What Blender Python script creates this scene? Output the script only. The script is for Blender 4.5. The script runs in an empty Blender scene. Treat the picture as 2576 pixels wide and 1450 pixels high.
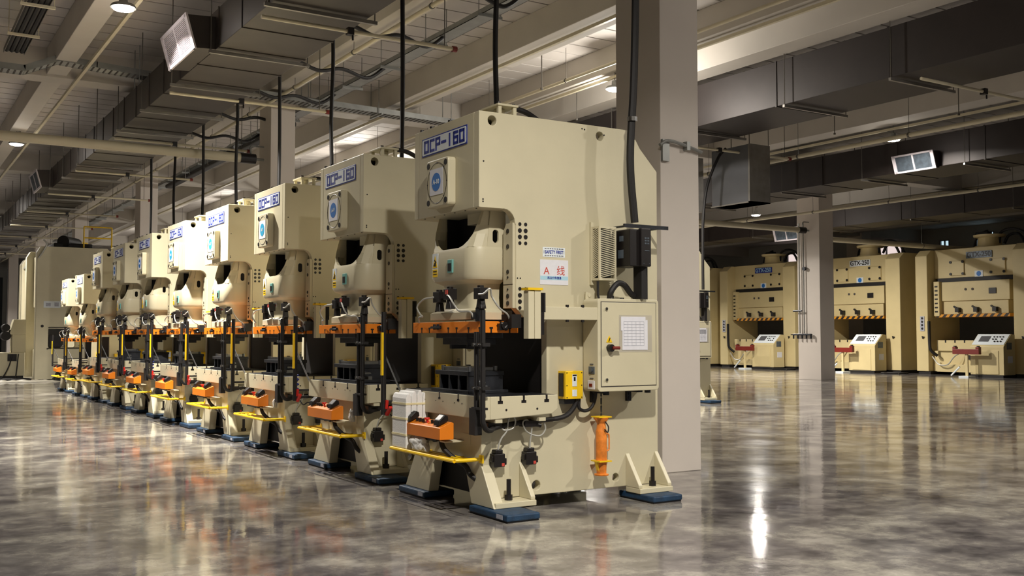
import bpy, bmesh, math, random
from mathutils import Vector, Matrix
from mathutils.geometry import tessellate_polygon
random.seed(7)
PI = math.pi
S = bpy.context.scene
COL = S.collection

# ------------------------------------------------------------------ camera
F_PX, YAW, PITCH = 2562.85, 0.5572, 0.0471
cd = bpy.data.cameras.new('camera'); cam = bpy.data.objects.new('camera', cd); COL.objects.link(cam)
cd.sensor_width = 36; cd.lens = 36 * F_PX / 2576; cd.clip_start = .05; cd.clip_end = 300
fw = Vector((math.sin(YAW) * math.cos(PITCH), math.cos(YAW) * math.cos(PITCH), math.sin(PITCH)))
cam.location = (0, 0, 1.55)
cam.rotation_euler = fw.to_track_quat('-Z', 'Y').to_euler()
S.camera = cam

# ------------------------------------------------------------------ world, view, lamps
w = bpy.data.worlds.new('world'); S.world = w; w.use_nodes = True
w.node_tree.nodes['Background'].inputs[0].default_value = (.72, .82, 1, 1)
w.node_tree.nodes['Background'].inputs[1].default_value = .6
S.view_settings.view_transform = 'Standard'; S.view_settings.look = 'None'
S.view_settings.gamma = 1; S.view_settings.use_curve_mapping = False
S.view_settings.exposure = -0.26
LAMP_W = 1150.0

# (x, y, downward power factor, sideways and upward share)
LAMPS = [(3.1, -10.9, .5, .2), (12.7, -10.9, .45, .3),
         (3.1, 2.7, .68, .09), (12.7, 2.7, .66, .4), (22.1, 2.7, .08, .05),
         (-6.4, 16.3, .15, .02), (3.1, 16.3, 1.22, .012), (12.7, 16.4, .85, .45), (22.1, 16.9, .3, .05),
         (3.0, 29.5, 1.0, .02), (12.7, 29.8, .8, .55), (22.1, 30.2, 1.1, .4), (29.1, 28.65, 1.3, .12),
         (3.1, 43.4, .6, .03), (12.7, 43.4, .8, .4), (31.6, 44, 1.0, .03), (3.5, 56.8, 1, .05), (12.7, 58, .8, .3), (3.1, 70.5, 1, .05)]

# ------------------------------------------------------------------ materials
def srgb(h):
    h = h.lstrip('#'); c = [int(h[i:i + 2], 16) / 255 for i in (0, 2, 4)]
    return tuple(x / 12.92 if x <= .04045 else ((x + .055) / 1.055) ** 2.4 for x in c) + (1,)
def mat(name, hexc, rough=.5, metal=0., var=.06, scale=3., bump=0., spec=.5, emit=0., coat=0.):
    m = bpy.data.materials.new(name); m.use_nodes = True
    nt = m.node_tree; b = nt.nodes['Principled BSDF']
    c = srgb(hexc)
    b.inputs['Roughness'].default_value = rough; b.inputs['Metallic'].default_value = metal
    b.inputs['Specular IOR Level'].default_value = spec
    b.inputs['Coat Weight'].default_value = coat
    if emit:
        b.inputs['Base Color'].default_value = c
        b.inputs['Emission Color'].default_value = c; b.inputs['Emission Strength'].default_value = emit
        return m
    tc = nt.nodes.new('ShaderNodeTexCoord'); n = nt.nodes.new('ShaderNodeTexNoise')
    n.inputs['Scale'].default_value = scale; n.inputs['Detail'].default_value = 5
    nt.links.new(tc.outputs['Object'], n.inputs['Vector'])
    r = nt.nodes.new('ShaderNodeValToRGB'); e = r.color_ramp.elements
    e[0].position = .3; e[1].position = .7
    e[0].color = tuple(x * (1 - var) for x in c[:3]) + (1,)
    e[1].color = tuple(min(1, x * (1 + var)) for x in c[:3]) + (1,)
    nt.links.new(n.outputs['Fac'], r.inputs['Fac']); nt.links.new(r.outputs['Color'], b.inputs['Base Color'])
    if bump:
        bp = nt.nodes.new('ShaderNodeBump'); bp.inputs['Strength'].default_value = bump; bp.inputs['Distance'].default_value = .01
        n2 = nt.nodes.new('ShaderNodeTexNoise'); n2.inputs['Scale'].default_value = scale * 12
        nt.links.new(tc.outputs['Object'], n2.inputs['Vector'])
        nt.links.new(n2.outputs['Fac'], bp.inputs['Height']); nt.links.new(bp.outputs['Normal'], b.inputs['Normal'])
    return m
def stripes(name, ca, cb, scale, axis=(0, 1, 1), rough=.5):
    m = bpy.data.materials.new(name); m.use_nodes = True; nt = m.node_tree; b = nt.nodes['Principled BSDF']
    tc = nt.nodes.new('ShaderNodeTexCoord'); d = nt.nodes.new('ShaderNodeVectorMath'); d.operation = 'DOT_PRODUCT'
    d.inputs[1].default_value = axis
    mu = nt.nodes.new('ShaderNodeMath'); mu.operation = 'MULTIPLY'; mu.inputs[1].default_value = scale
    fr = nt.nodes.new('ShaderNodeMath'); fr.operation = 'FRACT'
    gt = nt.nodes.new('ShaderNodeMath'); gt.operation = 'GREATER_THAN'; gt.inputs[1].default_value = .5
    mx = nt.nodes.new('ShaderNodeMix'); mx.data_type = 'RGBA'
    mx.inputs['A'].default_value = srgb(ca); mx.inputs['B'].default_value = srgb(cb)
    nt.links.new(tc.outputs['Object'], d.inputs[0]); nt.links.new(d.outputs['Value'], mu.inputs[0])
    nt.links.new(mu.outputs[0], fr.inputs[0]); nt.links.new(fr.outputs[0], gt.inputs[0])
    nt.links.new(gt.outputs[0], mx.inputs['Factor']); nt.links.new(mx.outputs['Result'], b.inputs['Base Color'])
    b.inputs['Roughness'].default_value = rough
    return m
M = dict(
    cream=mat('cream_paint', '#cbc3a6', .42, var=.05, scale=1.7, bump=.06),
    gcream=mat('warm_cream_paint', '#cfbe8e', .45, var=.06, scale=1.2),
    orange=mat('orange_paint', '#e8821c', .4, var=.05),
    amber=mat('worn_orange_paint', '#dd7f2a', .5, var=.3, scale=14),
    black=mat('black_plastic', '#171313', .42, var=.15),
    rubber=mat('black_rubber', '#151212', .6, var=.2),
    dark=mat('dark_steel', '#33353a', .4, .6, var=.3, scale=8, bump=.15),
    steel=mat('machined_steel', '#8a8d90', .32, .9, var=.12, scale=9),
    chrome=mat('chrome', '#cfd0d0', .15, 1.),
    yellow=mat('yellow_paint', '#f0c514', .42, var=.08, scale=9),
    blue=mat('blue_rubber_mount', '#1a3854', .55, var=.35, scale=14, bump=.2),
    navy=mat('navy_print', '#1f3190', .5, var=.02),
    white=mat('white_print', '#dfe6ea', .5, var=.02),
    disc=mat('blue_print', '#1f6fc0', .5, var=.02),
    disc2=mat('cyan_print', '#2ba0cc', .5, var=.02),
    paper=mat('paper', '#dcdce2', .8, var=.03, scale=20),
    red=mat('red_plastic', '#c9281f', .4, var=.04),
    redp=mat('red_pen_ink', '#c04436', .7, var=.04),
    ink=mat('grey_print', '#a9abb6', .8, var=.2, scale=30),
    lblue=mat('pale_blue_print', '#a8cfe0', .8, var=.04),
    teal=mat('teal_bezel', '#6fa7a0', .4, var=.05),
    foam=mat('white_foam', '#ecebe8', .7, var=.03, scale=6, bump=.2),
    tape=mat('yellow_tape', '#e8dcae', .6, var=.03),
    cloth=mat('white_cloth', '#dddad4', .9, var=.1, scale=20, bump=.8),
    conc=mat('white_plaster', '#c4bcae', .75, var=.04, scale=.6, bump=.05),
    column=mat('white_column_paint', '#cfc6bd', .6, var=.03, scale=1.1, bump=.03),
    beam=mat('ceiling_beam_paint', '#bcb6ad', .75, var=.07, scale=.8),
    deck=mat('ceiling_deck_paint', '#b8b2ac', .7, var=.07, scale=.5),
    seam=mat('dark_joint', '#4a4541', .8, var=.2),
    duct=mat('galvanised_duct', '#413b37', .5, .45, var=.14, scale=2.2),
    duct_shaded=mat('shaded_galvanised_duct', '#2d2624', .5, .3, var=.14, scale=2.2),  # same kind of duct, shade of the dim right side put into its colour
    flange=mat('galvanised_flange', '#8e8a84', .4, .6, var=.12, scale=6),
    rod=mat('grey_rod', '#6a665f', .5, .5),
    pipe=mat('pale_pipe_paint', '#c9c0a6', .5, var=.05),
    tray=mat('galvanised_tray', '#8b8c89', .45, .5, var=.12, scale=5),
    grille=mat('white_grille', '#c8c0c5', .5, var=.03),
    greygl=mat('grey_louvre', '#5c6670', .4, .3, var=.3, scale=9),
    wall=mat('grey_wall_paint', '#a8a69f', .8, var=.06, scale=.4),
    doorm=mat('dark_doorway', '#252a2c', .6, var=.2, scale=1.),
    red2=mat('dark_red_box', '#741d12', .45, var=.08),
    grey=mat('grey_plastic', '#55565a', .5, var=.05),
    cable=mat('grey_sheathed_cable', '#b4b3ab', .4, .3, var=.05),
    clear=mat('dusty_film', '#b5ae9c', .5, var=.1),
    hazard=stripes('hazard_stripes', '#241b12', '#d9921e', 3.4, (0, 1, .9)),
    lampm=mat('lamp_glow', '#fff2ea', emit=26.),
    win=mat('daylit_pane', '#bcd8e2', emit=1.3),
    winw=mat('lit_pane', '#e8d6d2', emit=1.2),
)
# polished concrete floor
def floor_mat():
    m = bpy.data.materials.new('polished_concrete'); m.use_nodes = True; nt = m.node_tree; b = nt.nodes['Principled BSDF']
    tc = nt.nodes.new('ShaderNodeTexCoord')
    def noise(sc, det, stretch=(1, 1, 1), rough=.6, rot=0):
        mp = nt.nodes.new('ShaderNodeMapping'); mp.inputs['Scale'].default_value = stretch; mp.inputs['Rotation'].default_value = (0, 0, rot)
        n = nt.nodes.new('ShaderNodeTexNoise'); n.inputs['Scale'].default_value = sc; n.inputs['Detail'].default_value = det
        n.inputs['Roughness'].default_value = rough
        nt.links.new(tc.outputs['Object'], mp.inputs['Vector']); nt.links.new(mp.outputs['Vector'], n.inputs['Vector'])
        return n
    n1 = noise(1.9, 10, (1, 1, 1), .68); n2 = noise(.75, 7, (.8, 1.3, 1), .62); n3 = noise(.8, 4, (1, 1, 1), .5, .9)
    r1 = nt.nodes.new('ShaderNodeValToRGB'); e = r1.color_ramp.elements
    e[0].position = .36; e[0].color = srgb('#4e4b4b'); e[1].position = .66; e[1].color = srgb('#a9a59c')
    x = e.new(.48); x.color = srgb('#706c6a')
    x = e.new(.56); x.color = srgb('#8c8881')
    nt.links.new(n1.outputs['Fac'], r1.inputs['Fac'])
    r2 = nt.nodes.new('ShaderNodeValToRGB'); e = r2.color_ramp.elements
    e[0].position = .38; e[0].color = (.58, .56, .60, 1); e[1].position = .62; e[1].color = (1.12, 1.12, 1.08, 1)
    nt.links.new(n2.outputs['Fac'], r2.inputs['Fac'])
    mx = nt.nodes.new('ShaderNodeMix'); mx.data_type = 'RGBA'; mx.blend_type = 'MULTIPLY'; mx.inputs['Factor'].default_value = 1
    nt.links.new(r1.outputs['Color'], mx.inputs['A']); nt.links.new(r2.outputs['Color'], mx.inputs['B'])
    nt.links.new(mx.outputs['Result'], b.inputs['Base Color'])
    rr = nt.nodes.new('ShaderNodeMapRange'); rr.inputs['From Min'].default_value = .3; rr.inputs['From Max'].default_value = .7
    rr.inputs['To Min'].default_value = .05; rr.inputs['To Max'].default_value = .14
    nt.links.new(n3.outputs['Fac'], rr.inputs['Value']); nt.links.new(rr.outputs['Result'], b.inputs['Roughness'])
    b.inputs['Specular IOR Level'].default_value = .5
    nb = noise(2.6, 4, (1, 1, 1), .55); nb2 = noise(16, 3)
    bp = nt.nodes.new('ShaderNodeBump'); bp.inputs['Strength'].default_value = .16; bp.inputs['Distance'].default_value = .012
    nt.links.new(nb.outputs['Fac'], bp.inputs['Height'])
    bp2 = nt.nodes.new('ShaderNodeBump'); bp2.inputs['Strength'].default_value = .05; bp2.inputs['Distance'].default_value = .002
    nt.links.new(nb2.outputs['Fac'], bp2.inputs['Height']); nt.links.new(bp.outputs['Normal'], bp2.inputs['Normal'])
    nt.links.new(bp2.outputs['Normal'], b.inputs['Normal'])
    return m
M['floor'] = floor_mat()

# ------------------------------------------------------------------ mesh helpers
def catmull(pts, k=6):
    pts = [Vector(p) for p in pts]
    if len(pts) < 3: return pts
    out = []
    P = [pts[0] * 2 - pts[1]] + pts + [pts[-1] * 2 - pts[-2]]
    for i in range(1, len(P) - 2):
        a, b, c, d = P[i - 1:i + 3]
        for j in range(k):
            t = j / k
            out.append(.5 * (2 * b + (c - a) * t + (2 * a - 5 * b + 4 * c - d) * t * t + (3 * b - a - 3 * c + d) * t ** 3))
    out.append(pts[-1]); return out
def arc(cx, cy, r, a0, a1, n=6):
    return [(cx + r * math.cos(math.radians(a0 + (a1 - a0) * i / n)), cy + r * math.sin(math.radians(a0 + (a1 - a0) * i / n))) for i in range(n + 1)]
def rrect(x0, x1, y0, y1, r, n=4):
    return arc(x1 - r, y1 - r, r, 0, 90, n) + arc(x0 + r, y1 - r, r, 90, 180, n) + arc(x0 + r, y0 + r, r, 180, 270, n) + arc(x1 - r, y0 + r, r, 270, 360, n)
def circ(cx, cy, r, n=16): return [(cx + r * math.cos(2 * PI * i / n), cy + r * math.sin(2 * PI * i / n)) for i in range(n)]
class B:
    def __init__(s): s.v = []; s.f = []; s.sm = []; s.marks = []
    def mark(s): s.marks.append((len(s.v), len(s.f)))
    def add(s, vs, fs, smooth=False):
        o = len(s.v); s.v += [tuple(v) for v in vs]; s.f += [tuple(i + o for i in f) for f in fs]; s.sm += [smooth] * len(fs); return s
    def box(s, x0, x1, y0, y1, z0, z1):
        s.mark()
        vs = [(x, y, z) for x in (x0, x1) for y in (y0, y1) for z in (z0, z1)]
        return s.add(vs, [(0, 1, 3, 2), (4, 6, 7, 5), (0, 4, 5, 1), (2, 3, 7, 6), (0, 2, 6, 4), (1, 5, 7, 3)])
    def obox(s, c, size, rot):   # box at c with euler rot
        s.mark()
        R = rot if isinstance(rot, Matrix) else Matrix.Rotation(rot[2], 3, 'Z') @ Matrix.Rotation(rot[1], 3, 'Y') @ Matrix.Rotation(rot[0], 3, 'X')
        vs = [Vector(c) + R @ Vector((x * size[0] / 2, y * size[1] / 2, z * size[2] / 2)) for x in (-1, 1) for y in (-1, 1) for z in (-1, 1)]
        return s.add(vs, [(0, 1, 3, 2), (4, 6, 7, 5), (0, 4, 5, 1), (2, 3, 7, 6), (0, 2, 6, 4), (1, 5, 7, 3)])
    def prism(s, poly, axis, a, b, holes=()):
        """extrude 2D poly; axis 'y': poly=(x,z), 'x': poly=(y,z), 'z': poly=(x,y)"""
        s.mark()
        def P(p, t):
            return {'y': (p[0], t, p[1]), 'x': (t, p[0], p[1]), 'z': (p[0], p[1], t)}[axis]
        loops = [list(poly)] + [list(h) for h in holes]
        flat = [p for l in loops for p in l]; n = len(flat)
        if holes:
            tris = tessellate_polygon([[Vector((p[0], p[1], 0)) for p in l] for l in loops])
        else:
            tris = [tuple(range(n))]
        vs = [P(p, a) for p in flat] + [P(p, b) for p in flat]
        fs = [tuple(t) for t in tris] + [tuple(i + n for i in reversed(t)) for t in tris]
        o = 0
        for l in loops:
            k = len(l)
            for i in range(k):
                j = (i + 1) % k; fs.append((o + i, o + j, o + j + n, o + i + n))
            o += k
        return s.add(vs, fs)
    def cyl(s, p0, p1, r, r2=None, n=14, smooth=True):
        s.mark()
        p0, p1 = Vector(p0), Vector(p1); r2 = r if r2 is None else r2
        d = (p1 - p0).normalized(); a = d.orthogonal().normalized(); b = d.cross(a)
        vs = []
        for p, rr in ((p0, r), (p1, r2)):
            for i in range(n):
                t = 2 * PI * i / n; vs.append(p + (a * math.cos(t) + b * math.sin(t)) * rr)
        s.add(vs, [(i, (i + 1) % n, (i + 1) % n + n, i + n) for i in range(n)], smooth)
        s.add(vs, [tuple(range(n - 1, -1, -1)), tuple(range(n, 2 * n))]); return s
    def tube(s, pts, r, n=8, k=6, smooth=True):
        s.mark()
        pts = catmull(pts, k) if smooth else [Vector(p) for p in pts]
        vs = []; prev = None
        for i, p in enumerate(pts):
            d = (pts[min(i + 1, len(pts) - 1)] - pts[max(i - 1, 0)]).normalized()
            if prev is None: a = d.orthogonal().normalized()
            else:
                a = prev - d * prev.dot(d)
                a = a.normalized() if a.length > 1e-6 else d.orthogonal().normalized()
            prev = a; b = d.cross(a)
            for j in range(n):
                t = 2 * PI * j / n; vs.append(p + (a * math.cos(t) + b * math.sin(t)) * r)
        m = len(pts)
        s.add(vs, [(i * n + j, i * n + (j + 1) % n, (i + 1) * n + (j + 1) % n, (i + 1) * n + j) for i in range(m - 1) for j in range(n)], True)
        s.add(vs[:n], [tuple(range(n - 1, -1, -1))]); s.add(vs[-n:], [tuple(range(n))]); return s
    def loft(s, loops, smooth=False, caps=True):
        s.mark()
        n = len(loops[0]); vs = [v for l in loops for v in l]
        s.add(vs, [(i * n + j, i * n + (j + 1) % n, (i + 1) * n + (j + 1) % n, (i + 1) * n + j) for i in range(len(loops) - 1) for j in range(n)], smooth)
        if caps: s.add(loops[0], [tuple(range(n - 1, -1, -1))]); s.add(loops[-1], [tuple(range(n))])
        return s
    def lathe(s, prof, c, n=20, axis='z'):
        loops = []
        for r, h in prof:
            L = []
            for i in range(n):
                t = 2 * PI * i / n; a, b = r * math.cos(t), r * math.sin(t)
                L.append({'z': (c[0] + a, c[1] + b, c[2] + h), 'y': (c[0] + a, c[1] + h, c[2] + b), 'x': (c[0] + h, c[1] + a, c[2] + b)}[axis])
            loops.append(L)
        return s.loft(loops, True)
    def build_each(s, name, material, parent=None, bevel=0):
        """one object per primitive"""
        m = s.marks + [(len(s.v), len(s.f))]; out = []
        for (v0, f0), (v1, f1) in zip(m, m[1:]):
            b = B(); b.v = s.v[v0:v1]; b.f = [tuple(i - v0 for i in f) for f in s.f[f0:f1]]; b.sm = s.sm[f0:f1]
            out.append(b.build(name, material, parent, bevel))
        return out
    def build(s, name, material, parent=None, bevel=0, loc=None):
        me = bpy.data.meshes.new(name); me.from_pydata(s.v, [], s.f); me.update()
        bm = bmesh.new(); bm.from_mesh(me)
        sm = s.sm
        for i, f in enumerate(bm.faces): f.smooth = sm[i]
        bmesh.ops.recalc_face_normals(bm, faces=bm.faces)
        for e in bm.edges:
            if len(e.link_faces) == 2 and e.calc_face_angle(0) > .6: e.smooth = False
        bm.to_mesh(me); bm.free()
        me.materials.append(M[material] if isinstance(material, str) else material)
        o = bpy.data.objects.new(name, me); COL.objects.link(o)
        if loc: o.location = loc
        if parent: o.parent = parent
        if bevel:
            md = o.modifiers.new('bevel', 'BEVEL'); md.width = bevel; md.segments = 2; md.limit_method = 'ANGLE'; md.angle_limit = .6
        return o
def tag(o, label, cat, group=None, kind=None):
    if label: o['label'] = label
    if cat: o['category'] = cat
    if group: o['group'] = group
    if kind: o['kind'] = kind
    return o
def thing(name, loc, label, cat, group=None):
    o = bpy.data.objects.new(name, None); COL.objects.link(o); o.location = loc; o.empty_display_size = .2
    return tag(o, label, cat, group)
def struct(b, name, material, bevel=0):
    o = b.build(name, material, bevel=bevel); o['kind'] = 'structure'; return o
_kids = {}
def copy_tree(o, parent=None, skip=()):
    c = o.copy(); COL.objects.link(c)
    if parent is not None: c.parent = parent
    for ch in list(o.children):
        if ch.name.split('.')[0] in skip: continue
        copy_tree(ch, c, skip)
    return c
def text(s, size, material, parent, name, pos, face, depth=.001, sx=1., label=None, bold=0):
    """face 'x': readable from -x side; 'y': readable from -y side; pos = centre"""
    cu = bpy.data.curves.new('t', 'FONT'); cu.body = s; cu.size = size; cu.extrude = depth; cu.align_x = 'CENTER'; cu.align_y = 'CENTER'; cu.offset = bold
    to = bpy.data.objects.new('t', cu); COL.objects.link(to)
    bpy.context.view_layer.update()
    me = bpy.data.meshes.new_from_object(to.evaluated_get(bpy.context.evaluated_depsgraph_get()))
    bpy.data.objects.remove(to); bpy.data.curves.remove(cu)
    if face == 'x': R = Matrix(((0, 0, -1), (-1, 0, 0), (0, 1, 0)))
    elif face == 'y': R = Matrix(((1, 0, 0), (0, 0, -1), (0, 1, 0)))
    elif isinstance(face, Matrix): R = face
    R4 = R.to_4x4()
    me.transform(Matrix.Translation(pos) @ R4 @ Matrix.Diagonal((sx, 1, 1, 1)))
    me.name = name; me.materials.clear(); me.materials.append(M[material])
    o = bpy.data.objects.new(name, me); COL.objects.link(o)
    if parent: o.parent = parent
    if label: o['label'] = label
    return o
# squared stencil letters drawn with strokes on a unit cell (0..1, 0..1)
GL = {'O': [[(0, 0), (0, 1), (1, 1), (1, 0), (0, 0)]], '0': [[(0, 0), (0, 1), (1, 1), (1, 0), (0, 0)]],
      'C': [[(1, 0), (0, 0), (0, 1), (1, 1)]], 'P': [[(0, 0), (0, 1), (1, 1), (1, .45), (0, .45)]],
      '-': [[(0, .5), (1, .5)]], '1': [[(.5, 0), (.5, 1)]], '6': [[(1, 1), (0, 1), (0, 0), (1, 0), (1, .55), (0, .55)]]}
def strokes(b, s, y_left, z0, cw, ch, pitch, th, x0, x1):
    """text read from the -x side: advances towards -y"""
    for i, c in enumerate(s):
        yl = y_left - i * pitch
        for pl in GL[c]:
            for (ax, az), (bx, bz) in zip(pl, pl[1:]):
                ya, yb = yl - ax * cw, yl - bx * cw; za, zb = z0 + az * ch, z0 + bz * ch
                b.box(x0, x1, min(ya, yb) - th / 2, max(ya, yb) + th / 2, min(za, zb) - th / 2, max(za, zb) + th / 2)

# ------------------------------------------------------------------ the hall
struct(B().box(-14, 52, -18, 92, -.2, 0), 'floor', 'floor')
deck = B().box(-14, 52, -18, 92, 7.56, 7.7)
y = -18
while y < 91:                                   # deck panels with open grooves between
    deck.box(-14, 52, y, y + .56, 7.5, 7.56); y += .60
struct(deck, 'ceiling', 'deck')
struct(B().box(-14.3, -14, -18, 92, 0, 7.7), 'wall_left', 'wall')
struct(B().box(-14.3, 52.3, -18.3, -18, 0, 7.7), 'wall_back', 'wall')
# far end wall with a door opening
struct(B().box(-14.3, 6.0, 92, 92.3, 0, 7.7).box(8.6, 52.3, 92, 92.3, 0, 7.7).box(6.0, 8.6, 92, 92.3, 6.3, 7.7), 'wall_far', 'wall')
d = struct(B().box(6.0, 8.6, 92.05, 92.2, 0, 6.3), 'door_1', 'doorm')
# right wall with windows
wr = B()
wins = [(34.75, 35.3, 5.8, 6.85), (32.1, 33.1, 5.8, 7.1), (37.8, 39.95, 6.2, 6.85), (43.5, 46.5, 6.0, 6.9)]
edges = [-18]
outer = [(-18, 0), (92, 0), (92, 7.7), (-18, 7.7)]
wr.prism(outer, 'x', 50, 50.3, [[(a, c), (b_, c), (b_, d_), (a, d_)] for a, b_, c, d_ in wins])
struct(wr, 'wall_right', 'wall')
for i, (a, b_, c, d_) in enumerate(wins):
    t = struct(B().box(50.1, 50.14, a, b_, c, d_), 'window_%d' % (i + 1), 'win' if i < 2 else 'winw')
    fr = B()
    for yy in (a, (a + b_) / 2, b_): fr.box(50.0, 50.1, yy - .03, yy + .03, c, d_)
    for zz in (c, d_ - .04): fr.box(50.0, 50.1, a, b_, zz, zz + .04)
    fr.build('window_frame', 'grey', t)
trim = [0]
def tstruct(b, material, bevel=0, label=None):
    trim[0] += 1
    o = struct(b, 'trim_%d' % trim[0], material, bevel)
    if label: o['label'] = label
    return o
COLX = [7.557, 28.15, 44.6]; COLY = [-4.66, 8.92, 22.58, 36.2, 49.8, 63.4, 77.0]
for cx in COLX:
    for cy in COLY:
        if cy < -1 or (cx > 40 and (cy < 9 or cy > 50)) or (cx > 20 and cy in (8.92, -4.66)): continue
        yy = cy + (2.1 if 20 < cx < 40 and cy == 22.58 else 0)
        wd = .58 if cx < 20 else .72
        tstruct(B().box(cx, cx + wd, yy, yy + .82 + (.2 if cx > 20 else 0), 0, 7.5), 'column', .008, 'square white concrete column')
# beams running along the row and girders across
for (xa, xb) in [(-12, -11.5), (-6.8, -6.3), (-2.1, -1.65), (2.84, 3.22), (7.2, 7.69), (10.1, 10.74), (12.6, 13.0), (14.1, 14.66), (21.3, 22.0), (26.5, 27.0), (29.9, 30.4), (33.5, 34.0), (38, 38.5), (43, 43.5)]:
    tstruct(B().box(xa, xb, -18, 92, 6.95, 7.5), 'beam', .01)
for cy in COLY:
    tstruct(B().box(-14, 50, cy + .12, cy + .7, 6.9, 7.52), 'beam', .01)

# ------------------------------------------------------------------ ducts, trays, pipes
def duct(xa, xb, za, zb, ya, yb, label, ys_bar, ys_spr, pipe_x, seam=2.6):
    dm = 'duct' if xa < 10 else 'duct_shaded'
    t = thing('ventilation_duct', (xa, ya, za), label, 'duct', 'rectangular ventilation ducts')
    o = (-xa, -ya, -za)
    W, H, L = xb - xa, zb - za, yb - ya
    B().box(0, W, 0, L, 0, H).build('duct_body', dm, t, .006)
    yy = .3
    fl = B()
    while yy < L:
        for (a, b_, c, d_) in ((-.014, 0, -.014, H + .014), (W, W + .014, -.014, H + .014)): fl.box(a, b_, yy - .02, yy + .02, c, d_)
        fl.box(0, W, yy - .02, yy + .02, -.014, 0)
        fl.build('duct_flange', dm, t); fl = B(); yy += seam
    for yb_ in ys_bar:
        l = yb_ - ya
        h = B().box(-.12, W + .12, l - .025, l + .025, -.085, -.035).build('hanger_bar', 'flange', t)
        B().cyl((-.09, l, -.08), (-.09, l, 7.48 - za), .009, n=6).cyl((W + .09, l, -.08), (W + .09, l, 7.48 - za), .009, n=6).build('hanger_rod', 'rod', h)
    return t
bars1 = [y for y in [1.6, 3.95, 6.3, 8.65, 11, 13.35 - .35, 15.64, 18.1, 20.5, 22.8, 25.3, 27.9, 30.4, 32.9, 35.4, 37.9, 40.4, 42.9, 45.4, 48, 50.5, 53, 56, 59, 62, 66, 70]]
D1 = duct(4.36, 5.74, 6.0, 6.62, -6, 80, 'wide ventilation duct right above the front row of presses', bars1, [], 7.3, 1.18)
duct(14.7, 16.25, 6.0, 6.88, -2, 70, 'dark ventilation duct running to the right behind the nearest column', [3.2, 5.8, 8.4, 11.2, 13.6, 16.4, 19, 22, 25, 28, 32, 36], [], 20)
duct(23.55, 25.3, 6.0, 6.85, 2, 70, 'dark ventilation duct carrying the two-pane grille at right', [7, 10, 13, 15.8, 19, 22, 26, 30], [], 27)
duct(32.4, 33.9, 5.9, 6.6, 6, 70, 'farthest dark ventilation duct above the large yellow presses', [12, 16, 20, 24, 28, 32], [], 34)
def branch(ys, xa, xb, z, group, fmt):
    for i, yy in enumerate(ys):
        t = thing('sprinkler_branch_pipe', (xa, yy, z), fmt % i if '%' in fmt else fmt, 'pipe', group)
        B().cyl((0, 0, 0), (xb - xa, 0, 0), .028, n=10).build('pipe', 'pipe', t)
        B().cyl((xb - xa - .15, 0, .0), (xb - xa - .15, 0, 7.48 - z), .008, n=6).build('pipe_hanger', 'rod', t)
        B().box(.42 * (xb - xa), .42 * (xb - xa) + .09, -.05, .05, -.05, .05).cyl((.45 * (xb - xa), 0, -.05), (.45 * (xb - xa), 0, -.12), .015, n=6).build('sprinkler_head', 'black', t)
        B().cyl((xb - xa - .02, 0, 0), (xb - xa + .05, 0, 0), .045, n=10).build('coupling', 'red2', t)
branch([8.2, 13.3, 18.38, 23.3, 28.4, 33.5, 38.6, 43.7, 48.8, 54, 59], 4.3, 7.25, 5.86, 'sprinkler branch pipes under the near duct', 'thin pale sprinkler branch pipe crossing under the wide duct')
branch([4.5, 10.6, 17.2, 23.5], 14.6, 18.6, 5.82, 'sprinkler branch pipes under the right duct', 'thin pale sprinkler branch pipe crossing under the right-hand duct')
def main_pipe(x, z, r, ya, yb, label, material='pipe', cat='pipe'):
    t = thing('sprinkler_main_pipe', (x, ya, z), label, cat)
    B().cyl((0, 0, 0), (0, yb - ya, 0), r, n=12).build('pipe', material, t)
    yy = 1.5; h = B()
    while yy < yb - ya:
        h.cyl((0, yy, r), (0, yy, 7.48 - z), .006, n=5); h.cyl((0, yy - .02, 0), (0, yy + .02, 0), r + .012, n=10); yy += 3.1
    h.build('pipe_hanger', 'rod', t)
    return t
main_pipe(7.3, 6.75, .04, -6, 80, 'long pale sprinkler pipe running beside the wide duct above the row')
main_pipe(18.7, 5.86, .05, 0, 70, 'pale sprinkler pipe running right of the dark right-hand duct')
main_pipe(27.2, 5.8, .045, 4, 60, 'thin pipe below the grilled duct at right')
main_pipe(11.9, 6.8, .035, 0, 60, 'thin pipe between the bright ceiling beams')
# lighting conduits under beams
for (x, ya, yb, lab) in [(3.4, -6, 75, 'pale lighting conduit along the left ceiling beam'), (10.3, 0, 70, 'yellowish lighting conduit along the bright ceiling beam'), (12.72, 0, 70, 'twin lighting conduit carrying the lamp beside the near column'), (22.0, 0, 60, 'lighting conduit carrying the lamp at upper right')]:
    t = tag(B().box(-.03, .03, 0, yb - ya, -.03, .03).build('lighting_conduit', 'pipe', None, loc=(x, ya, 6.86)), lab, 'conduit', None)
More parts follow.
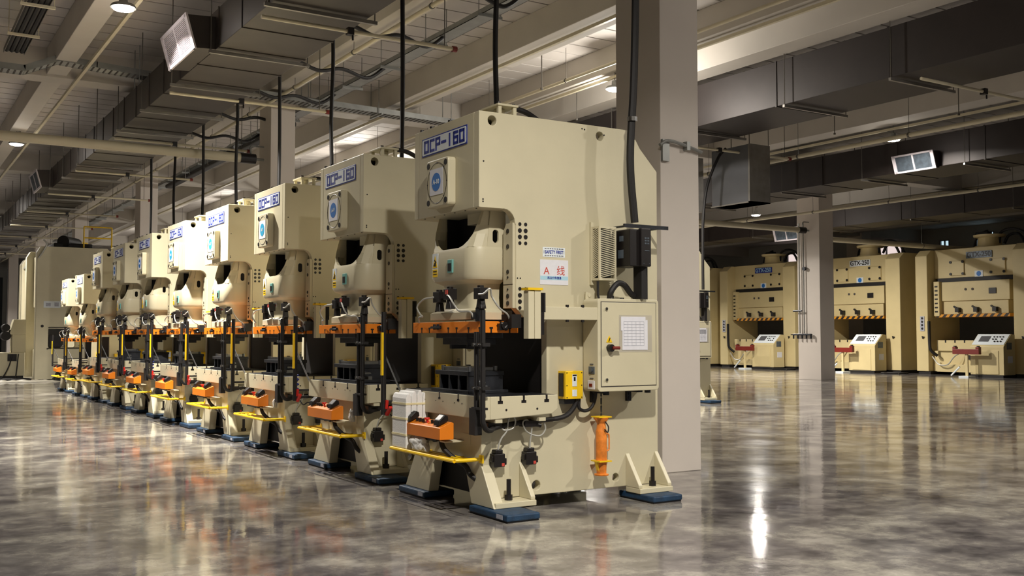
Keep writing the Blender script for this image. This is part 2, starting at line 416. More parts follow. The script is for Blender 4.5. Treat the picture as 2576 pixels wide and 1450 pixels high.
# cable trays
def tray(name, label, x, z, ya, yb, wd, material, black):
    t = thing(name, (x, ya, z), label, 'cable tray')
    L = yb - ya
    (B().box(-wd / 2, -wd / 2 + .01, 0, L, 0, .09).box(wd / 2 - .01, wd / 2, 0, L, 0, .09) if black == 2 else B().box(-wd / 2, -wd / 2 + .01, 0, L, 0, .09).box(wd / 2 - .01, wd / 2, 0, L, 0, .09).box(-wd / 2, wd / 2, 0, L, 0, .008)).build('tray_channel', material, t)
    if black:
        bb = B()
        for i in range(4):
            o = -wd * .36 + i * wd * .24
            bb.cyl((o, .02, .06), (o, L - .02, .06), wd * .13, n=8)
        bb.build('cable_bundle', 'rubber', t)
    yy = .8
    while yy < L:
        h = B().box(-wd / 2 - .08, wd / 2 + .08, yy - .02, yy + .02, -.045, 0)
        h.cyl((-wd / 2 - .06, yy, 0), (-wd / 2 - .06, yy, 7.48 - z), .008, n=6).cyl((wd / 2 + .06, yy, 0), (wd / 2 + .06, yy, 7.48 - z), .008, n=6)
        h.build('tray_bracket', 'pipe' if black == 2 else 'tray', t); yy += 1.9
    return t
tray('cable_tray', 'galvanised cable tray above the front presses with black hoses hooked to it', 8.42, 6.82, 2, 62, .3, 'tray', 1)
t = thing('cable_bundle', (8.42, 23.6, 6.69), 'thick black bundle of cables slung under the tray between the second and third columns', 'cable')
B().box(-.12, .12, 0, 12.3, -.06, .07).build('bundle_wrap', 'rubber', t, .04)
for i in range(6): B().tube([(-.13, .6 + 2.1 * i, -.02), (-.15, .6 + 2.1 * i, .2), (0, .6 + 2.1 * i, .28), (.14, .6 + 2.1 * i, .2), (.13, .6 + 2.1 * i, -.02)], .012, 6).build('sling', 'tray', t)
tray('cable_tray', 'black bundle of cables on hanging brackets at the upper left corner', 2.08, 6.9, -2, 21.2, .36, 'rod', 2)
# crossing tray at the second column, with a dip at its left
t = thing('cable_tray', (0, 21.6, 6.68), 'perforated cable tray crossing the hall in front of the second column', 'cable tray')
tp = [(-3, .0), (2.3, -.02), (2.9, .27), (3.6, .23), (6.2, .1), (12.4, -.02)]
tr = B()
for (xa, za), (xb, zb) in zip(tp, tp[1:]):
    a = math.atan2(zb - za, xb - xa); L = math.hypot(xb - xa, zb - za)
    tr.obox(((xa + xb) / 2, 0, (za + zb) / 2), (L + .02, .36, .012), (0, -a, 0))
    tr.obox(((xa + xb) / 2, -.18, (za + zb) / 2 + .05), (L + .02, .01, .12), (0, -a, 0))
    tr.obox(((xa + xb) / 2, .18, (za + zb) / 2 + .05), (L + .02, .01, .12), (0, -a, 0))
tr.build('tray_channel', 'tray', t)
sl = B()
for (xa, za), (xb, zb) in zip(tp, tp[1:]):
    n = int((xb - xa) / .11); a = math.atan2(zb - za, xb - xa)
    for i in range(n):
        f = (i + .5) / n
        sl.obox((xa + (xb - xa) * f, 0, za + (zb - za) * f - .012), (.03, .34, .01), (0, -a, 0))
sl.build('tray_slots', 'seam', t)
for xx in (.6, 4.4, 6.4, 8.0, 9.7, 11.6):
    B().box(xx - .02, xx + .02, -.42, .24, -.06, -.02).cyl((xx, -.22, -.04), (xx, -.22, .78), .01, n=6).cyl((xx, .22, -.04), (xx, .22, .78), .01, n=6).build('tray_bracket', 'tray', t)
# big round pipes across
def cross_pipe(xa, xb, y, z, r, label):
    t = thing('round_cross_pipe', (xa, y, z), label, 'pipe')
    L = xb - xa
    B().cyl((0, 0, 0), (L - .5, 0, 0), r, n=18).build('pipe', 'pipe', t)
    B().cyl((L - .55, 0, 0), (L - .2, 0, 0), r * 1.12, n=18).build('end_cap', 'black', t)
    B().cyl((L - .2, 0, 0), (L, 0, 0), .03, n=8).tube([(L - .3, 0, r), (L - .3, 0, .28), (L - .1, 0, .3), (L, 0, .3)], .02, 6).build('mount_bracket', 'tray', t)
    B().cyl((L * .45, 0, 0), (L * .45 + .04, 0, 0), r * 1.1, n=18).cyl((L * .45, 0, r), (L * .45, 0, 7.48 - z), .008, n=6).build('pipe_clamp', 'flange', t)
cross_pipe(-4, 7.5, 22.9, 5.62, .105, 'thick pale round pipe reaching across to the second column')
cross_pipe(18, 28.1, 25.1, 5.3, .1, 'thick pale round pipe reaching the background column from the left')
cross_pipe(28.9, 44.5, 26.2, 5.2, .1, 'thick round pipe leaving the background column to the right')
# supply grilles on duct sides
def grille(x, y, z, w, hgt, dep, label, dark, side=-1):
    t = thing('supply_air_grille', (x, y, z), label, 'air grille')
    # a tapered neck from the duct to a face tilted down
    zt, zb = z + hgt, z
    A = [(0, 0, .02), (0, w, .02), (0, w, hgt + .03), (0, 0, hgt + .03)]
    Bq = [(-dep + .14, 0, -.0), (-dep + .14, w, 0), (-dep, w, hgt), (-dep, 0, hgt)]
    B().loft([A, Bq]).build('grille_neck', 'duct', t)
    def P(u, v, d): # u along y 0..1, v up 0..1, d outward
        return (-dep + .14 * (1 - v) - d, u * w, v * hgt)
    fr = B()
    def bar(u0, u1, v0, v1, d0, d1):
        fr_.add([P(u, v, d) for d in (d0, d1) for u in (u0, u1) for v in (v0, v1)], [(0, 1, 3, 2), (4, 6, 7, 5), (0, 4, 5, 1), (2, 3, 7, 6), (0, 2, 6, 4), (1, 5, 7, 3)])
    fr_ = fr
    bar(-.03, .05, -.03, 1.03, .0, .03); bar(.95, 1.03, -.03, 1.03, 0, .03); bar(0, 1, -.03, .07, 0, .03); bar(0, 1, .93, 1.03, 0, .03); bar(.48, .52, 0, 1, 0, .028)
    fr.build('grille_frame', 'grille', t)
    fr_ = B(); bar(0, 1, 0, 1, .001, .006); fr_.build('grille_backing', 'greygl' if dark else 'grille', t)
    fr_ = B()
    for i in range(18):
        v = .08 + .84 * i / 17; bar(.05, .95, v - .008, v + .008, .004, .02)
    fr_.build('louvres', 'greygl' if dark else 'grille', t)
grille(4.36, 15.73, 5.99, 1.55, .5, .44, 'bright white supply grille on the left side of the wide duct', False)
grille(4.36, 33.0, 5.99, 1.6, .5, .44, 'far supply grille on the left side of the wide duct', True)
grille(23.55, 16.6, 5.95, 1.2, .44, .3, 'two-pane white framed grille on the dark duct at right', True)
grille(32.4, 29.3, 5.55, 1.3, .5, .3, 'small dim grille on the farthest dark duct', True)
# vertical drop duct right of the near column
t = thing('drop_duct', (16.95, 16.87, 4.62), 'grey vertical drop duct hanging right of the nearest column', 'duct')
B().box(0, .62, 0, 1.25, 0, 1.36).build('duct_body', 'grey', t, .006)
B().box(-.02, .64, -.02, .03, 0, 1.36).box(-.02, .64, -.02, 1.27, 0, .03).build('duct_flanges', 'flange', t)
B().cyl((.1, .1, 1.36), (.1, .1, 2.88), .012, n=6).cyl((.5, 1.1, 1.36), (.5, 1.1, 2.88), .012, n=6).build('hanger_rod', 'rod', t)
t = thing('drop_duct', (17.0, 18.9, 4.62), 'narrow grey drop duct partly hidden behind the nearest column', 'duct')
B().box(0, .4, 0, .5, 0, 1.36).build('duct_body', 'flange', t, .006)
B().cyl((.2, .2, 1.36), (.2, .2, 2.88), .012, n=6).build('hanger_rod', 'rod', t)

# ------------------------------------------------------------------ lamps
lab_l = {(12.7, 16.4): 'lit high-bay lamp glowing beside the top of the near column', (3.0, 29.5): 'lit high-bay lamp at the far left in front of the round pipe',
         (3.1, 16.3): 'lit high-bay lamp at the top edge above the left beam', (22.1, 16.9): 'lit high-bay lamp above the two-pane duct grille at right',
         (29.1, 28.65): 'small lit high-bay lamp left of the background column', (5.13, 54.6): 'tiny lit lamp far away under the left duct'}
for (x, y, k, kup) in LAMPS:
    zl = 6.62 if (x, y) != (29.1, 28.65) else 6.3
    t = thing('high_bay_lamp', (x, y, zl), lab_l.get((x, y), 'lit round high-bay lamp hanging under a ceiling beam, out of the picture'), 'lamp', 'high-bay lamps' if (x, y) not in lab_l else None)
    B().lathe([(.005, .16), (.06, .15), (.07, .06), (.17, .03), (.19, .0), (.19, -.02), (.02, -.02)], (0, 0, 0), 20).build('lamp_housing', 'tray', t)
    B().lathe([(.02, -.021), (.165, -.022), (.15, -.045), (.08, -.062), (.003, -.066)], (0, 0, 0), 20).build('lamp_lens', 'lampm', t)
    under = any(a < x < b_ for a, b_ in ((2.84, 3.22), (12.6, 13.0), (21.3, 22.0)))
    B().cyl((0, 0, .15), (0, 0, .32 if under else 7.49 - zl), .012, n=6).cyl((0, 0, .29), (.1, 0, .31), .02, n=6).build('lamp_hook', 'rod', t)
    for nm, ty, en in (('lamp_bulb', 'AREA', LAMP_W * k), ('lamp_glow', 'POINT', LAMP_W * k * kup)):
        ld = bpy.data.lights.new(nm, ty); ld.energy = en; ld.color = (1, .94, .85)
        if ty == 'AREA': ld.shape = 'DISK'; ld.size = .3; ld.spread = math.radians(150 if y < 5 else 165 if x > 20 else 138)
        else: ld.shadow_soft_size = .12
        lo = bpy.data.objects.new(nm, ld); COL.objects.link(lo); lo.location = (0, 0, -.08 if ty == 'AREA' else -.21); lo.parent = t

# ------------------------------------------------------------------ the C-frame press (local: x back, y away along the row, z up; origin at its front near corner)
W_ = 1.27
def make_press():
    t = thing('stamping_press', (0, 0, 0), '', 'press', 'row of cream stamping presses')
    # --- frame
    f = B()
    side = [(0, 2.69), (.20, 2.69)] + arc(.25, 2.565, .125, 90, 0, 5) + [(.385, 2.55), (.385, 1.80), (.46, 1.72), (.715, 1.72), (.715, .97), (.03, .97), (.03, .12), (2.02, .12), (2.03, 3.17), (1.82, 3.38), (1.76, 3.47)] + arc(1.66, 3.46, .09, 0, 90, 3) + [(0, 3.55)]
    holes = [circ(.134, 3.473, .045), circ(1.33, 3.455, .045), circ(.60, .205, .045), circ(1.50, .21, .04)]
    f.prism(side, 'y', 0, .09, holes); f.prism(side, 'y', W_ - .09, W_, holes)
    # head: front plate, top, underside, back
    f.box(0, .05, .09, W_ - .09, 2.69, 3.55); f.box(.05, 1.66, .09, W_ - .09, 3.50, 3.55); f.box(.05, .38, .09, W_ - .09, 2.69, 2.73)
    f.box(1.98, 2.02, .09, W_ - .09, .3, 3.15); f.box(.36, .42, .09, W_ - .09, 2.72, 3.5)
    f.box(.14, .7, .09, W_ - .09, .90, .965)
    # lower front panel with arch between the feet
    fp = [(-.004, .965), (-.004, .42), (-.22, .07), (.17, .07), (.27, .345), (.33, .40), (.85, .40), (.91, .345), (.99, .07), (1.49, .07), (W_ + .004, .42), (W_ + .004, .965)]
    f.prism(fp, 'x', .024, .13)
    f.box(.13, .6, .1, .14, .13, .9); f.box(.13, .6, 1.13, 1.17, .13, .9)
    # feet with gussets
    for (ua, ub) in ((.03, .46), (1.62, 2.02)):
        for s in (0, 1):
            def yy(v): return v if s == 0 else W_ - v
            a, b_ = sorted((yy(-.22), yy(0)))
            f.box(ua + (.012 if ua < 1 else 0), ub, a, b_, .069, .118)
            for g in ((ua if ua > 1 else None), ub - .045):
                if g is None: continue
                f.prism([(yy(0), .43), (yy(0), .118), (yy(-.2), .118), (yy(-.2), .145)], 'x', g, g + .045)
    f.build('frame', 'cream', t, .006)
    B().box(.74, .80, .09, W_ - .09, .97, 1.76).box(.40, .74, .09, W_ - .09, 1.74, 1.78).build('throat_curtain', 'rubber', t)
    # added black sheet standing in for the deep shade inside the arch
    B().box(.17, .20, .14, 1.13, .12, .9).build('underbed_shade', 'rubber', t)
    # bolt holes down the side and on the gibs
    bh = B()
    for v0 in (2.56, 1.975):
        for k, dz in enumerate((0, .058, .115, .172)):
            for u in (.425, .487):
                bh.cyl((u, -.004, v0 - dz), (u, .01, v0 - dz), .0205 if k in (1, 2) else .0165, n=12)
    for u, z in ((.40, 2.07), (.43, 2.07)): bh.cyl((u, -.003, z), (u, .01, z), .007, n=8)
    for v in (.1, .3, .5, .7, .9, 1.1): bh.cyl((.03, v, 2.685), (.03, v, 2.70), .008, n=6); bh.cyl((.3, .05, 2.685), (.3, .05, 2.7), .008, n=6)
    for u, z in ((1.12, 3.505), (1.15, 3.50), (1.38, 3.47), (.04, 2.76), (.04, 2.74), (.045, 3.1)): bh.cyl((u, -.003, z), (u, .01, z), .008, n=6)
    bh.build_each('bolt_hole', 'black', t)
    # gibs
    for s in (0, 1):
        g = B(); a, b_ = (.01, .175) if s == 0 else (W_ - .175, W_ - .01)
        pl = [(a, 1.80), (b_, 1.80), (b_, 2.50 if s == 0 else 2.57), (b_ - .05 if s == 0 else b_, 2.57), (a if s == 0 else a + .05, 2.57), (a, 2.57 if s == 0 else 2.5)]
        g.prism(pl, 'x', .355, .42)
        gi = g.build('slide_gib', 'cream', t, .004)
        gb = B()
        for z, r in ((2.5, .022), (2.36, .022), (2.13, .02), (2.08, .012), (1.97, .01), (1.91, .022), (1.845, .022)): gb.cyl((.350, (a + b_) / 2, z), (.36, (a + b_) / 2, z), r, n=12)
        gb.box(.3535, .36, a, b_, 2.012, 2.018)
        gb.build_each('gib_bolt', 'black', gi)
    # front cover box with bolts, ring and number sign
    c = B().prism(rrect(.42, .85, 2.75, 3.2, .035), 'x', -.085, .0).build('flywheel_cover', 'cream', t, .012)
    cb = B()
    for yy_, zz in ((.465, 2.80), (.805, 2.80), (.465, 3.15), (.805, 3.15)): cb.cyl((-.09, yy_, zz), (-.08, yy_, zz), .028, n=14)
    for a in range(0, 360, 45): cb.cyl((-.087, .635 + .19 * math.cos(math.radians(a)), 2.975 + .19 * math.sin(math.radians(a))), (-.08, .635 + .19 * math.cos(math.radians(a)), 2.975 + .19 * math.sin(math.radians(a))), .008, n=6)
    ring = [(-.086, .635 + .19 * math.cos(PI * i / 16), 2.975 + .19 * math.sin(PI * i / 16)) for i in range(33)]
    cb.tube(ring, .0025, 5, smooth=False); cb.build_each('cover_bolt', 'black', c)
    s = B().box(-.0885, -.0865, .515, .775, 2.865, 3.11).build('number_sign', 'paper', t)
    B().cyl((-.0905, .645, 2.985), (-.089, .645, 2.985), .086, n=28).build('blue_disc', 'disc', s)
    # slide
    def sec(u0, yc, hw, r, z, ub=.40):
        a, b_ = yc - hw, yc + hw
        pts = [(ub, a), (u0 + r, a)] + [(u0 + r - r * math.sin(math.radians(t_)), a + r - r * math.cos(math.radians(t_))) for t_ in (20, 40, 60, 80, 90)]
        pts += [(u0 + r - r * math.sin(math.radians(t_)), b_ - r + r * math.cos(math.radians(t_))) for t_ in (90, 80, 60, 40, 20)] + [(u0 + r, b_), (ub, b_)]
        return [(u, y, z) for u, y in pts]
    sd = B(); yc = .635
    prof = [(2.36, .05, .43, .15), (2.33, .04, .435, .15), (2.10, .035, .435, .15), (2.065, .05, .42, .15), (2.03, .115, .335, .13), (1.99, .13, .32, .13), (1.90, .13, .315, .13), (1.80, .12, .33, .1), (1.775, .07, .40, .06), (1.765, .05, .41, .04), (1.70, .05, .41, .04)]
    sd.loft([sec(u, yc, hw, r, z) for z, u, hw, r in prof], True)
    # side cheeks of the open upper part
    for sgn in (-1, 1):
        e = yc + sgn * .43; i_ = yc + sgn * .405
        a, b_ = sorted((e, i_)); sd.prism([(.2, 2.34), (.40, 2.34), (.40, 2.69), (.24, 2.69)], 'y', a, b_, [[(x, z) for x, z in rrect(.262, .325, 2.40, 2.52, .03, 5)]])
        # curved front corner of the cheek, sloping in
        cl = []
        for (z, hw2) in ((2.36, .16), (2.38, .24), (2.42, .31), (2.48, .37), (2.56, .395), (2.69, .405)):
            k = (z - 2.36) / .33; u0 = .055 + .10 * k; L = []
            for uu, vv in ((.235, .43), (u0 + .10, .42), (u0 + .03, .385), (u0, .33), (u0, hw2), (u0 + .03, hw2), (u0 + .05, .36), (u0 + .12, .395), (.235, .40)):
                if vv < hw2: vv = hw2
                L.append((uu, yc + sgn * vv, z))
            cl.append(L)
        sd.loft(cl)
    o = sd.build('slide', 'cream', t)
    B().box(.22, .32, .34, .60, 2.59, 2.70).build('connecting_rod', 'cream', t, .005)
    B().box(.36, .40, .24, 1.03, 2.34, 2.69).box(.24, .36, 1.02, 1.035, 2.36, 2.69).box(.08, .36, .28, .99, 2.352, 2.364).build('slide_recess_shade', 'rubber', t)  # added black lining, paints the shade inside the slide opening
    st = B().box(.036, .0405, .84, .955, 2.10, 2.335).build('pinch_warning_sticker', 'white', t)
    B().prism([(.850, 2.20), (.945, 2.20), (.8975, 2.315)], 'x', .034, .0362).box(.034, .0362, .85, .945, 2.11, 2.185).build('warning_print', 'yellow', st)
    B().box(.0325, .0345, .88, .91, 2.215, 2.25).obox((.0335, .89, 2.262), (.002, .045, .012), (.6, 0, 0)).obox((.0335, .905, 2.235), (.002, .05, .012), (-.7, 0, 0)).box(.0325, .0345, .862, .932, 2.16, 2.17).box(.0325, .0345, .862, .932, 2.135, 2.142).build('warning_symbol', 'black', st)
    g = B().box(.02, .042, .535, .625, 2.135, 2.26).build('digital_gauge', 'teal', t, .004)
    B().box(.017, .021, .548, .612, 2.155, 2.225).build('gauge_display', 'black', g)
    B().box(.0385, .0405, .665, .72, 2.165, 2.175).box(.0385, .0405, .65, .73, 2.14, 2.15).build('printed_text', 'grey', t)
    s2 = B().box(.118, .1285, .64, .80, 1.94, 2.0).build('caution_label', 'white', t)
    B().box(.116, .119, .645, .70, 1.952, 1.978).build('caution_print', 'red', s2)
    B().obox((.1175, .745, 1.972), (.002, .012, .04), (.5, 0, 0)).obox((.1175, .765, 1.968), (.002, .012, .03), (-.5, 0, 0)).build('caution_symbol', 'black', s2)
    # orange die plate with T-slots
    sp = B()
    cuts = [.14, .42, .62, .86, 1.0, 1.22]
    x0, x1, z0, z1 = .02, .37, 1.578, 1.68
    sp.box(x0, x1, -.06, 1.33, z0, z1); p = sp.build('slide_plate', 'orange', t, .003)
    sl_ = B()
    for v in (.02, .22, .44, .60, .98, 1.14): sl_.box(x0 - .0015, x0 + .01, v - .008, v + .008, z0 - .001, z0 + .035).box(x0 - .0015, x0 + .01, v - .018, v + .018, z0 + .035, z0 + .052)
    for u in (.09, .28): sl_.box(u - .008, u + .008, -.0615, -.05, z0 - .001, z0 + .035).box(u - .018, u + .018, -.0615, -.05, z0 + .035, z0 + .052)
    sl_.cyl((.15, -.063, 1.64), (.15, -.055, 1.64), .007, n=8)
    sl_.build('t_slots', 'black', p)
    B().box(.0, .02, .74, .84, 1.615, 1.645).cyl((-.015, .70, 1.63), (-.015, .88, 1.63), .011, n=8).cyl((-.005, .76, 1.61), (-.005, .76, 1.66), .014, n=8).cyl((-.005, .83, 1.61), (-.005, .83, 1.66), .014, n=8).build('coupling_block', 'dark', p)
    B().cyl((.20, -.12, 1.64), (.20, -.06, 1.64), .035, n=10).cyl((.20, -.11, 1.61), (.26, -.09, 1.68), .022, n=10).box(.15, .24, -.1, -.06, 1.60, 1.66).build('pneumatic_valve', 'black', p)
    # sensor plugs and their hoses
    def plug(y, z, uu=-.02):
        q = B().box(uu, uu + .085, y - .055, y + .055, z, z + .10).cyl((uu + .04, y, z + .1), (uu + .04, y, z + .12), .03, n=10)
        q.prism([(y - .025, z), (y + .025, z), (y + .05, z - .085), (y - .05, z - .085)], 'x', uu + .02, uu + .07)
        return q
    for (y, z, h) in ((.865, 1.82, [(-.02, .90, 1.87), (-.06, 1.02, 1.86), (-.08, 1.10, 1.80), (-.06, 1.07, 1.74), (-.05, 1.02, 1.72), (-.03, 1.12, 1.72), (0, 1.16, 1.68)]),
                      (.655, 1.84, [(-.02, .63, 1.88), (-.06, .50, 1.87), (-.08, .36, 1.80), (-.05, .30, 1.75), (-.02, .15, 1.75), (.0, .10, 1.70), (.02, .08, 1.68)]),
                      (.09, 1.83, [(-.02, .05, 1.87), (-.02, -.05, 1.88), (.02, -.10, 1.93), (.06, -.08, 1.87), (.12, -.12, 1.78), (.2, -.14, 1.73), (.25, -.12, 1.66)])):
        y -= .085; z += .045; n_ = len(h); h = [(a, b_ - .085 * (1 - i_ / (n_ - 1)), c_ + .045 * (1 - i_ / (n_ - 1))) for i_, (a, b_, c_) in enumerate(h)]
        q = plug(y, z).build('socket_plug', 'black', t, .003)
        B().tube(h, .0085, 7).build('sheathed_hose', 'cable', q)
        if .4 < y < .7: B().box(-.024, -.018, y - .035, y + .015, z + .05, z + .09).build('plug_label', 'redp', q)
    B().box(-.01, .03, .06, .12, 1.70, 1.76).box(.0, .06, .0, .06, 1.68, 1.8).tube([(.02, .03, 1.8), (.02, .0, 1.74), (.03, -.03, 1.70)], .012, 6).build('plug_bracket', 'dark', t)
    # name plate
    n = B().box(-.006, .0, .209, 1.10, 3.285, 3.462).build('name_plate', 'navy', t, .004)
    pf = B().prism(rrect(.222, 1.087, 3.297, 3.450, .018), 'x', -.0085, -.006).build('plate_face', 'white', n)
    st_ = B(); strokes(st_, 'OCP-160', 1.035, 3.325, .072, .098, .117, .026, -.0105, -.0085); st_.build('lettering', 'navy', n)
    # bolster
    bo = B().box(-.002, .70, -.141, 1.411, .975, 1.026)
    bo.prism([(-.2, 1.028), (1.47, 1.028), (1.47, .83), (-.2, .83)], 'x', -.05, -.001)
    bo.prism([(-.001, 1.028), (.70, 1.028), (.70, .90), (.64, .86), (-.001, .83)], 'y', -.2, -.14)
    bo.prism([(-.001, 1.028), (.70, 1.028), (.70, .90), (.64, .86), (-.001, .83)], 'y', 1.41, 1.47)
    bo = bo.build('bolster', 'cream', t, .006)
    ts = B()
    for v in (.28, .64, 1.0): ts.box(-.0515, -.045, v - .009, v + .009, .975, 1.03).box(-.0515, -.045, v - .02, v + .02, .965, .985); ts.cyl((-.052, v - .07, .95), (-.045, v - .07, .95), .006, n=6).cyl((-.052, v + .07, .95), (-.045, v + .07, .95), .006, n=6)
    for u in (.10, .34, .58): ts.box(u - .01, u + .01, -.2015, -.19, .985, 1.03).box(u - .025, u + .025, -.2015, -.19, .965, .99)
    for u in (.16, .48): ts.cyl((u, -.2025, .91), (u, -.19, .91), .01, n=8)
    for v in (.28, .64, 1.0): ts.box(-.045, .69, v - .009, v + .009, 1.0275, 1.0295)
    for u in (.10, .34, .58): ts.box(u - .009, u + .009, -.19, 1.46, 1.0275, 1.0295)
    ts.build('t_slots', 'black', bo)
    B().box(-.045, .69, -.19, 1.46, 1.0278, 1.0285).build('bolster_top', 'dark', bo)
    B().box(.05, .12, -.2, -.0, .80, .83).box(.50, .57, -.2, 0, .80, .83).build_each('bolster_clamp', 'cream', t)
    for k, u in enumerate((.10, .48)):
        B().box(u - .08, u + .06, -.13, -.02, .745, .80).cyl((u + .06, -.1, .76), (u + .1, -.1, .75), .02, n=10).build('limit_switch', 'black', t, .004)
    # blue levelling pads and anchor bolts
    for k, (u0, u1) in enumerate(((-.03, .30), (1.63, 1.98))):
        for (va, vb) in (((-.52, .12), (.98, 1.54)) if k == 0 else ((-.40, .12), (1.0, 1.5))):
            pp = B().box(u0, u1, va, vb, .012, .068).build('levelling_pad', 'blue', t, .012)
            B().box(u0 + .01, u1 - .01, va + .01, vb - .01, 0, .012).build('rubber_foot', 'rubber', pp)
            if k == 0: B().box(u0 - .002, u0, (va + vb) / 2 - .05 - .2, (va + vb) / 2 + .05 - .2, .022, .06).build('pad_label', 'ink', pp)
    for u in (.24, 1.86):
        for v in (-.11, W_ + .11):
            B().cyl((u, v, .118), (u, v, .165), .036, n=6, smooth=False).cyl((u, v, .165), (u, v, .30), .02, n=10).build('anchor_bolt', 'black', t)
    # two-hand control
    cbx = [(-.24, .63), (-.10, .63), (-.10, .775), (-.125, .785), (-.24, .735)]
    c = B().prism(cbx, 'y', .27, 1.0).build('two_hand_control', 'orange', t, .004)
    for v in (.36, .93):
        B().prism([(-.235, .75), (-.13, .795), (-.135, .835), (-.17, .85), (-.225, .80)], 'y', v - .05, v + .05).build('palm_button', 'black', c, .008)
    B().cyl((-.18, .62, .755), (-.185, .62, .79), .012, n=8).lathe([(.001, .022), (.024, .02), (.027, .008), (.015, 0)], (-.187, .62, .785), 14).build('stop_button', 'red', c)
    kb = B()
    for v in (.46, .52, .70, .76, .82): kb.cyl((-.18, v, .755), (-.187, v, .79), .014, n=8)
    kb.build_each('control_knob', 'black', c)
    B().box(-.20, -.13, .42, .86, .605, .63).box(-.14, .03, .56, .60, .585, .61).box(-.14, .03, .70, .74, .585, .61).build('control_bracket', 'dark', c)
    B().box(-.17, .03, .30, .60, .600, .612).box(.02, .03, .18, .34, .585, .68).build('mounting_plate', 'cream', c)
    B().tube([(-.15, .42, .63), (-.14, .38, .54), (-.08, .27, .45), (-.02, .2, .40), (0, .15, .33), (.03, .10, .29)], .024, 8).build('control_conduit', 'rubber', c)
    # yellow foot tray
    y_ = B().tube([(.02, -.0, .475), (-.19, .0, .475), (-.24, .03, .475), (-.25, .08, .475), (-.25, 1.16, .475), (-.24, 1.22, .475), (-.19, 1.25, .475), (.02, 1.25, .475)], .017, 8, 3)
    y_.cyl((-.17, .1, .47), (-.17, 1.2, .47), .012, n=6).cyl((-.11, .1, .47), (-.11, 1.2, .47), .012, n=6).cyl((-.05, .05, .47), (-.05, 1.24, .47), .012, n=6)
    y_.box(-.25, .03, .30, .33, .455, .47).box(-.25, .03, .92, .95, .455, .47).box(.02, .035, -.03, .03, .44, .51).box(.02, .035, 1.22, 1.27, .44, .51)
    y_.build('foot_tray', 'yellow', t)
    # light curtain post near side
    p = B().box(.325, .385, -.30, -.22, 1.525, 1.945).box(.39, .455, -.30, -.22, 1.525, 1.95).build('light_curtain_post', 'cream', t, .003)
    B().box(.315, .47, -.31, -.20, 1.95, 1.972).build('post_cap', 'yellow', p)
    B().box(.458, .495, -.29, -.24, 1.56, 1.93).build('curtain_strip', 'black', p)
    B().box(.46, .51, -.29, -.2, 1.76, 1.93).box(.22, .32, -.19, -.02, 1.62, 1.74).build_each('curtain_housing', 'rubber', p)
    b_ = B().box(.47, 1.16, -.245, -.225, 1.695, 1.81).box(.47, 1.16, -.225, -.0, 1.695, 1.712).box(1.12, 1.16, -.225, 0, 1.70, 1.81).build('curtain_arm', 'cream', t, .004)
    B().cyl((.78, -.235, 1.81), (.78, -.235, 1.83), .016, n=8).cyl((.95, -.235, 1.81), (.95, -.235, 1.83), .016, n=8).cyl((.78, -.235, 1.695), (.78, -.235, 1.675), .016, n=8).cyl((.95, -.235, 1.695), (.95, -.235, 1.675), .016, n=8).build_each('arm_bolt', 'black', b_)
    # black guard poles
    g = B().tube([(-.10, -.24, 1.77), (-.10, -.24, 1.2), (-.10, -.24, .86), (-.09, -.24, .80), (-.06, -.23, .755), (0, -.2, .74), (.10, -.12, .755), (.3, -.08, .775), (.55, -.06, .79), (.78, -.06, .80), (.90, -.06, .83), (.97, -.07, .90), (1.0, -.08, .98)], .023, 10, 5).build('guard_pole', 'rubber', t)
    g2 = B().cyl((-.09, -.12, .86), (-.09, -.12, 1.585), .024, n=10).box(-.12, -.05, -.28, -.08, 1.09, 1.12).box(-.12, -.05, -.28, -.08, 1.46, 1.49).box(-.125, -.055, -.15, -.05, .70, .93).box(-.12, -.06, -.26, -.08, .92, .94).build('guard_pole', 'rubber', t)
    B().cyl((-.13, -.12, 1.475), (-.05, -.12, 1.475), .016, n=8).cyl((-.13, -.2, 1.475), (-.12, -.2, 1.475), .012, n=8).cyl((-.13, -.12, 1.105), (-.12, -.12, 1.105), .012, n=8).cyl((-.13, -.22, 1.105), (-.12, -.22, 1.105), .012, n=8).build_each('clamp_screw', 'chrome', g2)
    g3 = B().cyl((-.19, 1.56, .77), (-.19, 1.56, 1.79), .026, n=10).box(-.20, .10, 1.53, 1.56, .80, .83).box(-.2, .1, 1.53, 1.56, .885, .91).box(.04, .12, 1.45, 1.56, .77, .92).build('guard_pole', 'rubber', t)
    B().box(-.225, -.205, 1.53, 1.56, 1.16, 1.585).build('yellow_strip', 'yellow', g3)
    B().cyl((-.17, 1.57, 1.36), (.03, 1.56, .92), .009, n=6).build('stay_rod', 'steel', g3)
    # yellow junction box
    j = B().box(.84, 1.035, -.12, 0, .975, 1.23).build('junction_box', 'yellow', t, .004)
    jj = B()
    for z in (.99, 1.10, 1.215):
        for u in (.855, 1.02): jj.cyl((u, -.125, z), (u, -.118, z), .005, n=6)
    jj.box(.832, .842, -.09, -.02, 1.0, 1.21); jj.build('box_screws', 'black', j)
    B().box(.915, .965, -.1225, -.119, 1.09, 1.20).box(.915, .965, -.1225, -.119, 1.0, 1.06).build('box_label', 'white', j)
    B().box(.918, .962, -.124, -.1205, 1.185, 1.197).box(.93, .95, -.124, -.1205, 1.14, 1.175).build('label_print', 'black', j)
    B().box(.85, .99, -.08, 0, .93, .975).cyl((.86, -.05, .945), (.86, -.085, .945), .012, n=6).build('box_bracket', 'dark', j)
    B().tube([(1.02, -.08, .975), (1.02, -.08, .89), (1.08, -.08, .86), (1.15, -.08, .88), (1.19, -.09, .95), (1.2, -.1, 1.05)], .016, 8).build('box_conduit', 'rubber', j)
